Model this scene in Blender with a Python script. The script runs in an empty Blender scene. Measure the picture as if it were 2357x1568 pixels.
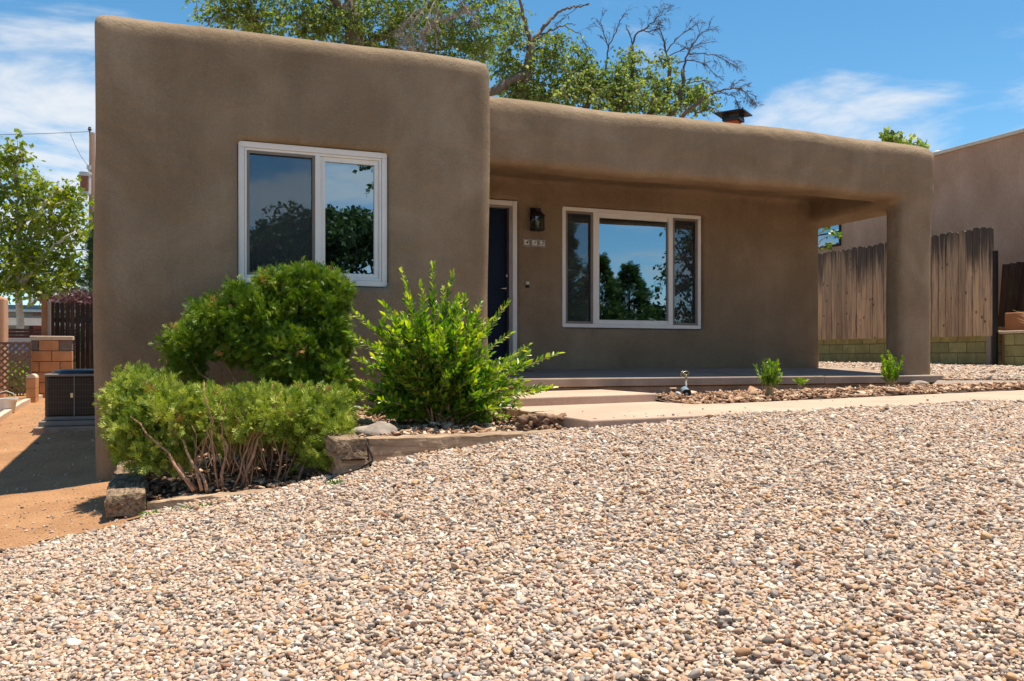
import bpy, bmesh, math, random
import numpy as np
from mathutils import Vector, Matrix

random.seed(7)
rng = np.random.default_rng(11)
S = bpy.context.scene
COL = S.collection

# ------------------------------------------------------------------ camera
FPX, CXU, YHU = 2011.0, 1178.5, 825.0          # focal length and horizon of the photograph (2357-unit frame)
YAW = math.radians(21.2)
CZ = 1.20                                       # camera height above the lowest yard level
SN, CS = math.sin(YAW), math.cos(YAW)
cam_d = bpy.data.cameras.new('camera')
cam = bpy.data.objects.new('camera', cam_d)
COL.objects.link(cam)
cam.location = (0, 0, CZ)
cam.rotation_euler = (math.pi / 2, 0, -YAW)
cam_d.sensor_width = 36.0
cam_d.lens = 36.0 * FPX / 2357.0
cam_d.shift_y = (YHU - 784.0) / 2357.0
cam_d.clip_start = 0.05
cam_d.clip_end = 3000
S.camera = cam

# ------------------------------------------------------------------ world
SUN_DIR = Vector((0.225, 0.018, 1.0)).normalized()      # towards the sun
SUN_EL = math.asin(SUN_DIR.z)
SUN_AZ = math.atan2(SUN_DIR.x, SUN_DIR.y)
W = bpy.data.worlds.new('World')
S.world = W
W.use_nodes = True
nt = W.node_tree
nt.nodes.clear()
def wn(t, **kw):
    n = nt.nodes.new(t)
    for k, v in kw.items():
        setattr(n, k, v)
    return n
out = wn('ShaderNodeOutputWorld')
bg = wn('ShaderNodeBackground')
bg.inputs['Strength'].default_value = 0.115
sky = wn('ShaderNodeTexSky', sky_type='NISHITA', sun_disc=False, sun_elevation=SUN_EL, sun_rotation=SUN_AZ,
         altitude=1600, air_density=1.0, dust_density=0.3, ozone_density=1.6)
hs = wn('ShaderNodeHueSaturation')
hs.inputs['Saturation'].default_value = 1.24
hs.inputs['Value'].default_value = 0.96
hs.inputs['Hue'].default_value = 0.486
tc = wn('ShaderNodeTexCoord')
sep = wn('ShaderNodeSeparateXYZ')
nt.links.new(tc.outputs['Generated'], sep.inputs[0])
den = wn('ShaderNodeMath', operation='ADD'); den.inputs[1].default_value = 0.10
nt.links.new(sep.outputs['Z'], den.inputs[0])
dx = wn('ShaderNodeMath', operation='DIVIDE'); dy = wn('ShaderNodeMath', operation='DIVIDE')
nt.links.new(sep.outputs['X'], dx.inputs[0]); nt.links.new(den.outputs[0], dx.inputs[1])
nt.links.new(sep.outputs['Y'], dy.inputs[0]); nt.links.new(den.outputs[0], dy.inputs[1])
cmb = wn('ShaderNodeCombineXYZ')
nt.links.new(dx.outputs[0], cmb.inputs[0]); nt.links.new(dy.outputs[0], cmb.inputs[1])
cmb.inputs[2].default_value = 4.4
cn = wn('ShaderNodeTexNoise')
cn.inputs['Scale'].default_value = 1.35
cn.inputs['Detail'].default_value = 9
cn.inputs['Roughness'].default_value = 0.58
cn.inputs['Distortion'].default_value = 0.35
nt.links.new(cmb.outputs[0], cn.inputs['Vector'])
el = wn('ShaderNodeMapRange', interpolation_type='SMOOTHSTEP')
el.inputs['From Min'].default_value = 0.20; el.inputs['From Max'].default_value = 0.36
el.inputs['To Min'].default_value = 0.045; el.inputs['To Max'].default_value = -0.12
nt.links.new(sep.outputs['Z'], el.inputs['Value'])
ad = wn('ShaderNodeMath', operation='ADD')
nt.links.new(cn.outputs[0], ad.inputs[0]); nt.links.new(el.outputs[0], ad.inputs[1])
cr = wn('ShaderNodeMapRange', interpolation_type='SMOOTHSTEP')
cr.inputs['From Min'].default_value = 0.475; cr.inputs['From Max'].default_value = 0.67
cr.inputs['To Max'].default_value = 0.92
nt.links.new(ad.outputs[0], cr.inputs['Value'])
mx = wn('ShaderNodeMixRGB')
mx.inputs[2].default_value = (5.0, 5.15, 5.35, 1)
nt.links.new(cr.outputs[0], mx.inputs[0])
nt.links.new(sky.outputs[0], hs.inputs['Color'])
nt.links.new(hs.outputs[0], mx.inputs[1])
nt.links.new(mx.outputs[0], bg.inputs['Color'])
nt.links.new(bg.outputs[0], out.inputs['Surface'])

# ------------------------------------------------------------------ sun
sd = bpy.data.lights.new('sun', 'SUN')
sd.energy = 4.8
sd.angle = math.radians(0.53)
sd.color = (1.0, 0.91, 0.77)
so = bpy.data.objects.new('sun', sd)
COL.objects.link(so)
so.location = (4, 6, 30)
so.rotation_euler = SUN_DIR.to_track_quat('Z', 'Y').to_euler()

S.view_settings.view_transform = 'Standard'
S.view_settings.look = 'None'
S.view_settings.exposure = 0.62
S.view_settings.gamma = 1.0
S.view_settings.use_curve_mapping = False
S.render.engine = 'CYCLES'
S.cycles.max_bounces = 10
S.cycles.transparent_max_bounces = 16
S.cycles.caustics_reflective = False
S.cycles.caustics_refractive = False

# ------------------------------------------------------------------ photograph measurements -> places
def ray(x, y):
    a = (x - CXU) / FPX
    return (SN + a * CS, CS - a * SN, (YHU - y) / FPX)
def at_Y(x, y, Y):
    r = ray(x, y); t = Y / r[1]
    return Vector((r[0] * t, Y, CZ + r[2] * t))
def at_X(x, y, X):
    r = ray(x, y); t = X / r[0]
    return Vector((X, r[1] * t, CZ + r[2] * t))
def at_Z(x, y, z):                              # z relative to the camera height
    r = ray(x, y); t = z / r[2]
    return Vector((r[0] * t, r[1] * t, CZ + z))
def at_T(x, y, t):
    r = ray(x, y)
    return Vector((r[0] * t, r[1] * t, CZ + r[2] * t))

# ------------------------------------------------------------------ materials
MATS = {}
def new_mat(name):
    m = bpy.data.materials.new(name)
    m.use_nodes = True
    MATS[name] = m
    n = m.node_tree
    b = n.nodes['Principled BSDF']
    return m, n, b
def nd(n, t, **kw):
    x = n.nodes.new(t)
    for k, v in kw.items():
        if k.startswith('i_'):
            x.inputs[k[2:].replace('_', ' ')].default_value = v
        else:
            setattr(x, k, v)
    return x
def ramp(n, stops, interp='LINEAR'):
    r = n.nodes.new('ShaderNodeValToRGB')
    r.color_ramp.interpolation = interp
    e = r.color_ramp.elements
    while len(e) < len(stops):
        e.new(0.5)
    for i, (p, c) in enumerate(stops):
        e[i].position = p
        e[i].color = (c[0], c[1], c[2], 1)
    return r
def coords(n, kind='Object', scale=(1, 1, 1)):
    t = n.nodes.new('ShaderNodeTexCoord')
    mp = n.nodes.new('ShaderNodeMapping')
    mp.inputs['Scale'].default_value = scale
    n.links.new(t.outputs[kind], mp.inputs[0])
    return mp
def surface(name, c1, c2, scale=3.0, rough=0.85, bump=0.0, bscale=60.0, stretch=(1, 1, 1), objvar=0.0, detail=6,
            fine=None, metallic=0.0, spec=0.3, contrast=(0.3, 0.7), bdist=0.01):
    m, n, b = new_mat(name)
    mp = coords(n, 'Object', stretch)
    vec = mp.outputs[0]
    if objvar > 0:
        oi = nd(n, 'ShaderNodeObjectInfo')
        va = nd(n, 'ShaderNodeVectorMath', operation='ADD')
        mu = nd(n, 'ShaderNodeVectorMath', operation='SCALE'); mu.inputs[3].default_value = 37.0
        cb = nd(n, 'ShaderNodeCombineXYZ')
        for i in range(3):
            n.links.new(oi.outputs['Random'], cb.inputs[i])
        n.links.new(cb.outputs[0], mu.inputs[0])
        n.links.new(mp.outputs[0], va.inputs[0]); n.links.new(mu.outputs[0], va.inputs[1])
        vec = va.outputs[0]
    no = nd(n, 'ShaderNodeTexNoise', i_Scale=scale, i_Detail=detail, i_Roughness=0.6)
    n.links.new(vec, no.inputs['Vector'])
    r = ramp(n, [(contrast[0], c1), (contrast[1], c2)])
    n.links.new(no.outputs[0], r.inputs[0])
    col = r.outputs[0]
    if fine:
        f = nd(n, 'ShaderNodeTexNoise', i_Scale=fine[0], i_Detail=3)
        n.links.new(vec, f.inputs['Vector'])
        mr = nd(n, 'ShaderNodeMapRange', i_From_Min=0.25, i_From_Max=0.75)
        mr.inputs['To Min'].default_value = 1 - fine[1]; mr.inputs['To Max'].default_value = 1 + fine[1]
        n.links.new(f.outputs[0], mr.inputs['Value'])
        mm = nd(n, 'ShaderNodeVectorMath', operation='SCALE')
        n.links.new(col, mm.inputs[0]); n.links.new(mr.outputs[0], mm.inputs[3])
        col = mm.outputs[0]
    if objvar > 0:
        mr = nd(n, 'ShaderNodeMapRange')
        mr.inputs['To Min'].default_value = 1 - objvar; mr.inputs['To Max'].default_value = 1 + objvar
        n.links.new(oi.outputs['Random'], mr.inputs['Value'])
        mm = nd(n, 'ShaderNodeVectorMath', operation='SCALE')
        n.links.new(col, mm.inputs[0]); n.links.new(mr.outputs[0], mm.inputs[3])
        col = mm.outputs[0]
    n.links.new(col, b.inputs['Base Color'])
    b.inputs['Roughness'].default_value = rough
    b.inputs['Metallic'].default_value = metallic
    b.inputs['Specular IOR Level'].default_value = spec
    if bump > 0:
        bn = nd(n, 'ShaderNodeTexNoise', i_Scale=bscale, i_Detail=5, i_Roughness=0.65)
        n.links.new(vec, bn.inputs['Vector'])
        bp = nd(n, 'ShaderNodeBump', i_Strength=bump, i_Distance=bdist)
        n.links.new(bn.outputs[0], bp.inputs['Height'])
        n.links.new(bp.outputs[0], b.inputs['Normal'])
    return m
def leaf_mat(name, stops, trans=0.35, rough=0.45, spec=0.4):
    m = bpy.data.materials.new(name); m.use_nodes = True; MATS[name] = m
    n = m.node_tree
    b = n.nodes['Principled BSDF']; o = n.nodes['Material Output']
    at = nd(n, 'ShaderNodeAttribute', attribute_name='rnd')
    r = ramp(n, stops)
    n.links.new(at.outputs['Fac'], r.inputs[0])
    n.links.new(r.outputs[0], b.inputs['Base Color'])
    b.inputs['Roughness'].default_value = rough
    b.inputs['Specular IOR Level'].default_value = spec
    t = nd(n, 'ShaderNodeBsdfTranslucent')
    hsv = nd(n, 'ShaderNodeHueSaturation', i_Saturation=1.1, i_Value=1.5)
    n.links.new(r.outputs[0], hsv.inputs['Color'])
    n.links.new(hsv.outputs[0], t.inputs['Color'])
    mxs = nd(n, 'ShaderNodeMixShader'); mxs.inputs[0].default_value = trans
    n.links.new(b.outputs[0], mxs.inputs[1]); n.links.new(t.outputs[0], mxs.inputs[2])
    n.links.new(mxs.outputs[0], o.inputs['Surface'])
    return m

surface('bark', (0.10, 0.075, 0.055), (0.24, 0.18, 0.135), 14, 0.9, 0.5, 30, (1, 1, 0.35))
surface('dead_wood', (0.22, 0.17, 0.14), (0.38, 0.31, 0.27), 20, 0.85, 0.3, 60)
surface('pale_bark', (0.30, 0.25, 0.19), (0.55, 0.48, 0.40), 8, 0.85, 0.3, 30)
surface('dark_twig', (0.07, 0.05, 0.045), (0.14, 0.10, 0.09), 20, 0.9)
surface('juniper_wood', (0.26, 0.13, 0.075), (0.56, 0.33, 0.20), 22, 0.85, 0.4, 60)
surface('white_vinyl', (0.78, 0.735, 0.675), (0.84, 0.80, 0.74), 5, 0.42, 0.05, 120, spec=0.4)
surface('tan_metal', (0.20, 0.165, 0.13), (0.25, 0.21, 0.17), 8, 0.5)
surface('black_metal', (0.010, 0.010, 0.011), (0.022, 0.021, 0.020), 9, 0.5, 0.1, 80)
surface('navy_paint', (0.004, 0.011, 0.030), (0.006, 0.015, 0.040), 3, 0.5, 0.06, 40, spec=0.15)
surface('grey_trim', (0.28, 0.25, 0.24), (0.34, 0.31, 0.29), 6, 0.6)
surface('satin_nickel', (0.55, 0.53, 0.50), (0.68, 0.66, 0.62), 9, 0.28, metallic=1.0)
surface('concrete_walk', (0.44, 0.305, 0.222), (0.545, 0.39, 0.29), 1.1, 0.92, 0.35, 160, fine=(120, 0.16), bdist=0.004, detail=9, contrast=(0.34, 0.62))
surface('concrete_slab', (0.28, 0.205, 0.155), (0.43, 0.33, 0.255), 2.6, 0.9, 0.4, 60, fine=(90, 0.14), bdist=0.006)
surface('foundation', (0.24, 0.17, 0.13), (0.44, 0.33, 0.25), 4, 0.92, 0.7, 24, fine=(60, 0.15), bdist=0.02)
surface('gravel_bed', (0.25, 0.19, 0.145), (0.42, 0.34, 0.28), 60, 0.95, 0.6, 90, detail=8)
surface('dirt', (0.30, 0.150, 0.068), (0.44, 0.235, 0.110), 2.2, 0.97, 1.0, 45, fine=(90, 0.40), bdist=0.012, detail=10)
surface('soil', (0.055, 0.036, 0.025), (0.16, 0.105, 0.07), 12, 0.97, 0.8, 40)
surface('timber', (0.20, 0.125, 0.075), (0.56, 0.40, 0.26), 5, 0.9, 0.8, 14, (0.35, 6, 6), objvar=0.12, fine=(30, 0.25), bdist=0.012)
surface('timber_end', (0.075, 0.048, 0.030), (0.52, 0.36, 0.225), 9, 0.92, 0.9, 30, (6, 0.35, 6), objvar=0.10, fine=(40, 0.3), bdist=0.015)
surface('rock', (0.24, 0.19, 0.15), (0.46, 0.38, 0.31), 8, 0.9, 0.7, 30)
surface('orange_block', (0.48, 0.225, 0.095), (0.60, 0.31, 0.145), 7, 0.92, 0.4, 120, objvar=0.10)
surface('grey_block', (0.17, 0.135, 0.115), (0.22, 0.18, 0.155), 7, 0.92, 0.4, 120, objvar=0.06)
surface('cream_cap', (0.60, 0.46, 0.33), (0.70, 0.56, 0.42), 7, 0.9, 0.3, 80, objvar=0.06)
surface('mortar', (0.14, 0.11, 0.085), (0.22, 0.18, 0.14), 20, 0.95, 0.3, 120)
surface('orange_stucco', (0.56, 0.30, 0.16), (0.64, 0.37, 0.22), 3, 0.92, 0.3, 120)
surface('olive_block', (0.27, 0.245, 0.095), (0.40, 0.36, 0.16), 6, 0.92, 0.6, 70, objvar=0.14, fine=(45, 0.14))
surface('olive_mortar', (0.12, 0.10, 0.045), (0.17, 0.14, 0.06), 20, 0.95, 0.3, 120)
surface('pink_stucco', (0.42, 0.245, 0.155), (0.60, 0.38, 0.26), 1.3, 0.93, 0.6, 60, (1, 1, 0.55), fine=(30, 0.10))
surface('coping', (0.62, 0.56, 0.47), (0.74, 0.68, 0.58), 3, 0.6)
surface('brown_wall', (0.32, 0.145, 0.075), (0.40, 0.19, 0.10), 4, 0.92, 0.3, 60)
surface('dark_fence', (0.018, 0.012, 0.009), (0.065, 0.042, 0.030), 6, 0.85, 0.5, 20, (8, 8, 0.5), objvar=0.35)
surface('gate_post', (0.22, 0.095, 0.04), (0.38, 0.19, 0.085), 5, 0.85, 0.4, 20, (6, 6, 0.5))
surface('grey_post', (0.25, 0.21, 0.165), (0.36, 0.31, 0.25), 5, 0.85, 0.4, 20, (6, 6, 0.5))
surface('lattice_wood', (0.17, 0.11, 0.075), (0.25, 0.165, 0.115), 9, 0.9, objvar=0.15)
surface('ac_dark', (0.060, 0.042, 0.030), (0.085, 0.060, 0.043), 4, 0.55, metallic=0.2)
surface('ac_trim', (0.21, 0.18, 0.155), (0.27, 0.235, 0.205), 6, 0.5)
surface('ac_wire', (0.14, 0.10, 0.075), (0.19, 0.14, 0.105), 6, 0.5)
surface('white_plastic', (0.72, 0.70, 0.66), (0.80, 0.78, 0.74), 4, 0.5)
surface('chimney_brick', (0.45, 0.085, 0.03), (0.55, 0.12, 0.045), 6, 0.9)
surface('cap_steel', (0.030, 0.031, 0.034), (0.05, 0.05, 0.054), 5, 0.35, metallic=0.6)
surface('spot_body', (0.17, 0.25, 0.32), (0.21, 0.30, 0.37), 5, 0.45)
surface('brass', (0.50, 0.40, 0.22), (0.62, 0.50, 0.30), 5, 0.35, metallic=1.0)
surface('pvc', (0.50, 0.52, 0.50), (0.62, 0.64, 0.62), 5, 0.5)
surface('drip_tube', (0.012, 0.012, 0.012), (0.03, 0.028, 0.026), 9, 0.5)
surface('blue_roof', (0.13, 0.18, 0.22), (0.17, 0.22, 0.26), 3, 0.6)
surface('cream_wall', (0.42, 0.39, 0.29), (0.48, 0.45, 0.34), 2, 0.9)
surface('white_paint', (0.70, 0.69, 0.67), (0.78, 0.77, 0.75), 3, 0.6)
surface('maroon_board', (0.055, 0.022, 0.018), (0.085, 0.035, 0.028), 5, 0.85, objvar=0.2)
surface('red_brick', (0.28, 0.09, 0.055), (0.36, 0.13, 0.08), 8, 0.9)
surface('blue_metal', (0.14, 0.26, 0.42), (0.18, 0.31, 0.48), 3, 0.4, metallic=0.3)
surface('pole_wood', (0.10, 0.06, 0.042), (0.17, 0.105, 0.075), 6, 0.9, 0.4, 30, (6, 6, 0.4))
surface('transformer_grey', (0.42, 0.43, 0.44), (0.52, 0.53, 0.53), 4, 0.5)
surface('rust', (0.22, 0.075, 0.04), (0.32, 0.13, 0.07), 9, 0.8)
surface('wire', (0.03, 0.03, 0.032), (0.05, 0.05, 0.05), 4, 0.6)
surface('dry_grass', (0.50, 0.36, 0.17), (0.62, 0.47, 0.25), 9, 0.8)
surface('curtain', (0.55, 0.55, 0.56), (0.66, 0.66, 0.67), 3, 0.9)
surface('asphalt', (0.045, 0.044, 0.043), (0.065, 0.063, 0.06), 20, 0.95, 0.3, 200)
surface('tile_cream', (0.60, 0.54, 0.40), (0.70, 0.64, 0.50), 14, 0.35)
surface('tile_blue', (0.02, 0.03, 0.10), (0.035, 0.05, 0.15), 20, 0.35)
surface('digit_ink', (0.03, 0.028, 0.03), (0.06, 0.055, 0.05), 20, 0.5)
surface('bulb_glass', (0.60, 0.58, 0.52), (0.70, 0.68, 0.62), 4, 0.2)
surface('bell_cream', (0.62, 0.54, 0.38), (0.68, 0.60, 0.44), 4, 0.5)

def stucco():
    """hand-trowelled brown adobe stucco: mottled, streaked, sandy grain"""
    m, n, b = new_mat('adobe_stucco')
    mp = coords(n, 'Object')
    big = nd(n, 'ShaderNodeTexNoise', i_Scale=0.9, i_Detail=7, i_Roughness=0.62, i_Distortion=0.6)
    n.links.new(mp.outputs[0], big.inputs['Vector'])
    r = ramp(n, [(0.30, (0.236, 0.163, 0.098)), (0.50, (0.292, 0.207, 0.128)), (0.74, (0.385, 0.283, 0.186))])
    n.links.new(big.outputs[0], r.inputs[0])
    mp2 = coords(n, 'Object', (3.0, 3.0, 0.35))
    st = nd(n, 'ShaderNodeTexNoise', i_Scale=1.6, i_Detail=5, i_Roughness=0.6)
    n.links.new(mp2.outputs[0], st.inputs['Vector'])
    mr = nd(n, 'ShaderNodeMapRange', i_From_Min=0.3, i_From_Max=0.7)
    mr.inputs['To Min'].default_value = 0.93; mr.inputs['To Max'].default_value = 1.07
    n.links.new(st.outputs[0], mr.inputs['Value'])
    fi = nd(n, 'ShaderNodeTexNoise', i_Scale=70, i_Detail=6, i_Roughness=0.75)
    n.links.new(mp.outputs[0], fi.inputs['Vector'])
    mr2 = nd(n, 'ShaderNodeMapRange', i_From_Min=0.3, i_From_Max=0.7)
    mr2.inputs['To Min'].default_value = 0.84; mr2.inputs['To Max'].default_value = 1.16
    n.links.new(fi.outputs[0], mr2.inputs['Value'])
    mu = nd(n, 'ShaderNodeMath', operation='MULTIPLY')
    n.links.new(mr.outputs[0], mu.inputs[0]); n.links.new(mr2.outputs[0], mu.inputs[1])
    sc = nd(n, 'ShaderNodeVectorMath', operation='SCALE')
    n.links.new(r.outputs[0], sc.inputs[0]); n.links.new(mu.outputs[0], sc.inputs[3])
    n.links.new(sc.outputs[0], b.inputs['Base Color'])
    b.inputs['Roughness'].default_value = 0.95
    b.inputs['Specular IOR Level'].default_value = 0.15
    g = nd(n, 'ShaderNodeTexNoise', i_Scale=45, i_Detail=6, i_Roughness=0.75)
    n.links.new(mp.outputs[0], g.inputs['Vector'])
    g2 = nd(n, 'ShaderNodeTexNoise', i_Scale=5, i_Detail=3)
    n.links.new(mp.outputs[0], g2.inputs['Vector'])
    b1 = nd(n, 'ShaderNodeBump', i_Strength=0.45, i_Distance=0.08)
    n.links.new(g2.outputs[0], b1.inputs['Height'])
    b2 = nd(n, 'ShaderNodeBump', i_Strength=0.8, i_Distance=0.02)
    n.links.new(g.outputs[0], b2.inputs['Height']); n.links.new(b1.outputs[0], b2.inputs['Normal'])
    n.links.new(b2.outputs[0], b.inputs['Normal'])
stucco()

def weathered_plank():
    m, n, b = new_mat('weathered_plank')
    oi = nd(n, 'ShaderNodeObjectInfo')
    tcn = nd(n, 'ShaderNodeTexCoord')
    mp = nd(n, 'ShaderNodeMapping'); mp.inputs['Scale'].default_value = (1, 9, 0.55)
    cb = nd(n, 'ShaderNodeCombineXYZ')
    mu = nd(n, 'ShaderNodeMath', operation='MULTIPLY'); mu.inputs[1].default_value = 53.0
    n.links.new(oi.outputs['Random'], mu.inputs[0])
    for i in range(3):
        n.links.new(mu.outputs[0], cb.inputs[i])
    n.links.new(tcn.outputs['Object'], mp.inputs[0])
    n.links.new(cb.outputs[0], mp.inputs['Location'])
    g = nd(n, 'ShaderNodeTexNoise', i_Scale=2.6, i_Detail=7, i_Roughness=0.65, i_Distortion=0.8)
    n.links.new(mp.outputs[0], g.inputs['Vector'])
    r = ramp(n, [(0.28, (0.12, 0.085, 0.06)), (0.42, (0.37, 0.255, 0.165)), (0.55, (0.56, 0.375, 0.22)), (0.72, (0.72, 0.45, 0.22))])
    n.links.new(g.outputs[0], r.inputs[0])
    # knots
    vo = nd(n, 'ShaderNodeTexVoronoi', i_Scale=6.5)
    mp2 = nd(n, 'ShaderNodeMapping'); mp2.inputs['Scale'].default_value = (1, 1.2, 0.8)
    n.links.new(tcn.outputs['Object'], mp2.inputs[0]); n.links.new(cb.outputs[0], mp2.inputs['Location'])
    n.links.new(mp2.outputs[0], vo.inputs['Vector'])
    kr0 = ramp(n, [(0.08, (1, 1, 1)), (0.20, (0, 0, 0))])
    n.links.new(vo.outputs['Distance'], kr0.inputs[0])
    ks_ = nd(n, 'ShaderNodeSeparateColor'); n.links.new(vo.outputs['Color'], ks_.inputs[0])
    kg = nd(n, 'ShaderNodeMath', operation='GREATER_THAN'); kg.inputs[1].default_value = 0.62; n.links.new(ks_.outputs[0], kg.inputs[0])
    kr = nd(n, 'ShaderNodeVectorMath', operation='SCALE'); n.links.new(kr0.outputs[0], kr.inputs[0]); n.links.new(kg.outputs[0], kr.inputs[3])
    mk = nd(n, 'ShaderNodeMixRGB'); mk.inputs[2].default_value = (0.13, 0.055, 0.02, 1)
    n.links.new(kr.outputs[0], mk.inputs[0]); n.links.new(r.outputs[0], mk.inputs[1])
    # grey-black rot stain soaked down from the cut top end
    sp = nd(n, 'ShaderNodeSeparateXYZ'); n.links.new(tcn.outputs['Object'], sp.inputs[0])
    sn = nd(n, 'ShaderNodeTexNoise', i_Scale=2.2, i_Detail=6)
    n.links.new(mp.outputs[0], sn.inputs['Vector'])
    ma = nd(n, 'ShaderNodeMath', operation='MULTIPLY_ADD'); ma.inputs[1].default_value = 1.5; 
    zr = nd(n, 'ShaderNodeMath', operation='MULTIPLY_ADD'); zr.inputs[1].default_value = 0.75
    n.links.new(oi.outputs['Random'], zr.inputs[0]); n.links.new(sp.outputs['Z'], zr.inputs[2])
    n.links.new(sn.outputs[0], ma.inputs[0]); n.links.new(zr.outputs[0], ma.inputs[2])
    ss = nd(n, 'ShaderNodeMapRange', i_From_Min=2.3, i_From_Max=3.1, interpolation_type='SMOOTHSTEP')
    ss.inputs['To Max'].default_value = 0.93
    n.links.new(ma.outputs[0], ss.inputs['Value'])
    mt = nd(n, 'ShaderNodeMixRGB'); mt.inputs[2].default_value = (0.045, 0.036, 0.030, 1)
    n.links.new(ss.outputs[0], mt.inputs[0]); n.links.new(mk.outputs[0], mt.inputs[1])
    mr = nd(n, 'ShaderNodeMapRange'); mr.inputs['To Min'].default_value = 0.72; mr.inputs['To Max'].default_value = 1.22
    n.links.new(oi.outputs['Random'], mr.inputs['Value'])
    sc = nd(n, 'ShaderNodeVectorMath', operation='SCALE')
    n.links.new(mt.outputs[0], sc.inputs[0]); n.links.new(mr.outputs[0], sc.inputs[3])
    n.links.new(sc.outputs[0], b.inputs['Base Color'])
    b.inputs['Roughness'].default_value = 0.88
    bp = nd(n, 'ShaderNodeBump', i_Strength=0.5, i_Distance=0.01)
    n.links.new(g.outputs[0], bp.inputs['Height']); n.links.new(bp.outputs[0], b.inputs['Normal'])
weathered_plank()

def glass(name, refl, tint, rough=0.0):
    m = bpy.data.materials.new(name); m.use_nodes = True; MATS[name] = m
    n = m.node_tree; n.nodes.remove(n.nodes['Principled BSDF'])
    o = n.nodes['Material Output']
    tr = nd(n, 'ShaderNodeBsdfTransparent'); tr.inputs[0].default_value = (*tint, 1)
    gl = nd(n, 'ShaderNodeBsdfGlossy'); gl.inputs['Roughness'].default_value = rough
    gl.inputs['Color'].default_value = (0.56, 0.73, 0.84, 1)
    mi = nd(n, 'ShaderNodeMixShader'); mi.inputs[0].default_value = refl
    n.links.new(tr.outputs[0], mi.inputs[1]); n.links.new(gl.outputs[0], mi.inputs[2])
    n.links.new(mi.outputs[0], o.inputs['Surface'])
glass('window_glass', 0.48, (0.36, 0.40, 0.42))
glass('lantern_glass', 0.12, (0.85, 0.85, 0.82))
def screen_mat():
    m = bpy.data.materials.new('insect_mesh'); m.use_nodes = True; MATS['insect_mesh'] = m
    n = m.node_tree; b = n.nodes['Principled BSDF']; o = n.nodes['Material Output']
    b.inputs['Base Color'].default_value = (0.055, 0.058, 0.062, 1); b.inputs['Roughness'].default_value = 0.7
    tr = nd(n, 'ShaderNodeBsdfTransparent')
    mi = nd(n, 'ShaderNodeMixShader'); mi.inputs[0].default_value = 0.24
    n.links.new(tr.outputs[0], mi.inputs[1]); n.links.new(b.outputs[0], mi.inputs[2])
    n.links.new(mi.outputs[0], o.inputs['Surface'])
screen_mat()

def pebble_mat():
    m, n, b = new_mat('pebble')
    at = nd(n, 'ShaderNodeAttribute', attribute_name='tone', attribute_type='INSTANCER')
    r = ramp(n, [(0.00, (0.10, 0.075, 0.062)), (0.06, (0.22, 0.18, 0.155)), (0.15, (0.37, 0.315, 0.27)), (0.24, (0.49, 0.41, 0.345)),
                 (0.34, (0.43, 0.29, 0.195)), (0.50, (0.56, 0.41, 0.295)), (0.66, (0.63, 0.495, 0.375)), (0.78, (0.43, 0.26, 0.165)),
                 (0.85, (0.52, 0.32, 0.15)), (0.89, (0.32, 0.155, 0.10)), (0.93, (0.68, 0.575, 0.46)), (1.0, (0.78, 0.69, 0.58))])
    n.links.new(at.outputs['Fac'], r.inputs[0])
    mp = coords(n, 'Object')
    no = nd(n, 'ShaderNodeTexNoise', i_Scale=2.5, i_Detail=4)
    n.links.new(mp.outputs[0], no.inputs['Vector'])
    mr = nd(n, 'ShaderNodeMapRange', i_From_Min=0.3, i_From_Max=0.7)
    mr.inputs['To Min'].default_value = 0.86; mr.inputs['To Max'].default_value = 1.12
    n.links.new(no.outputs[0], mr.inputs['Value'])
    sc = nd(n, 'ShaderNodeVectorMath', operation='SCALE')
    n.links.new(r.outputs[0], sc.inputs[0]); n.links.new(mr.outputs[0], sc.inputs[3])
    n.links.new(sc.outputs[0], b.inputs['Base Color'])
    b.inputs['Roughness'].default_value = 0.72
    b.inputs['Specular IOR Level'].default_value = 0.25
pebble_mat()
leaf_mat('juniper_leaf', [(0.0, (0.028, 0.068, 0.007)), (0.35, (0.085, 0.165, 0.013)), (0.7, (0.235, 0.325, 0.03)), (0.94, (0.47, 0.48, 0.10)), (1.0, (0.46, 0.24, 0.08))], 0.18, 0.55, 0.3)
leaf_mat('juniper_leaf_olive', [(0.0, (0.055, 0.095, 0.014)), (0.3, (0.18, 0.26, 0.03)), (0.65, (0.41, 0.47, 0.07)), (0.92, (0.62, 0.60, 0.17)), (1.0, (0.48, 0.28, 0.10))], 0.18, 0.55, 0.3)
leaf_mat('bush_leaf', [(0.0, (0.04, 0.11, 0.012)), (0.4, (0.11, 0.235, 0.018)), (0.75, (0.27, 0.40, 0.022)), (1.0, (0.55, 0.58, 0.055))], 0.42, 0.36, 0.5)
leaf_mat('elm_leaf', [(0.0, (0.06, 0.11, 0.02)), (0.45, (0.17, 0.25, 0.045)), (0.8, (0.34, 0.38, 0.10)), (1.0, (0.52, 0.51, 0.22))], 0.45, 0.6, 0.2)
leaf_mat('sycamore_leaf', [(0.0, (0.08, 0.14, 0.012)), (0.5, (0.20, 0.27, 0.02)), (0.9, (0.36, 0.37, 0.03)), (1.0, (0.42, 0.32, 0.06))], 0.45, 0.45, 0.4)
leaf_mat('far_leaf', [(0.0, (0.025, 0.055, 0.018)), (0.6, (0.05, 0.095, 0.028)), (1.0, (0.10, 0.15, 0.04))], 0.3, 0.5, 0.3)
leaf_mat('plum_leaf', [(0.0, (0.06, 0.025, 0.028)), (1.0, (0.15, 0.07, 0.07))], 0.3, 0.5, 0.3)
leaf_mat('mulch_chip', [(0.0, (0.09, 0.045, 0.026)), (0.25, (0.22, 0.115, 0.068)), (0.5, (0.40, 0.235, 0.14)), (0.78, (0.58, 0.39, 0.25)), (1.0, (0.74, 0.58, 0.43))], 0.0, 0.9, 0.2)

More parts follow.
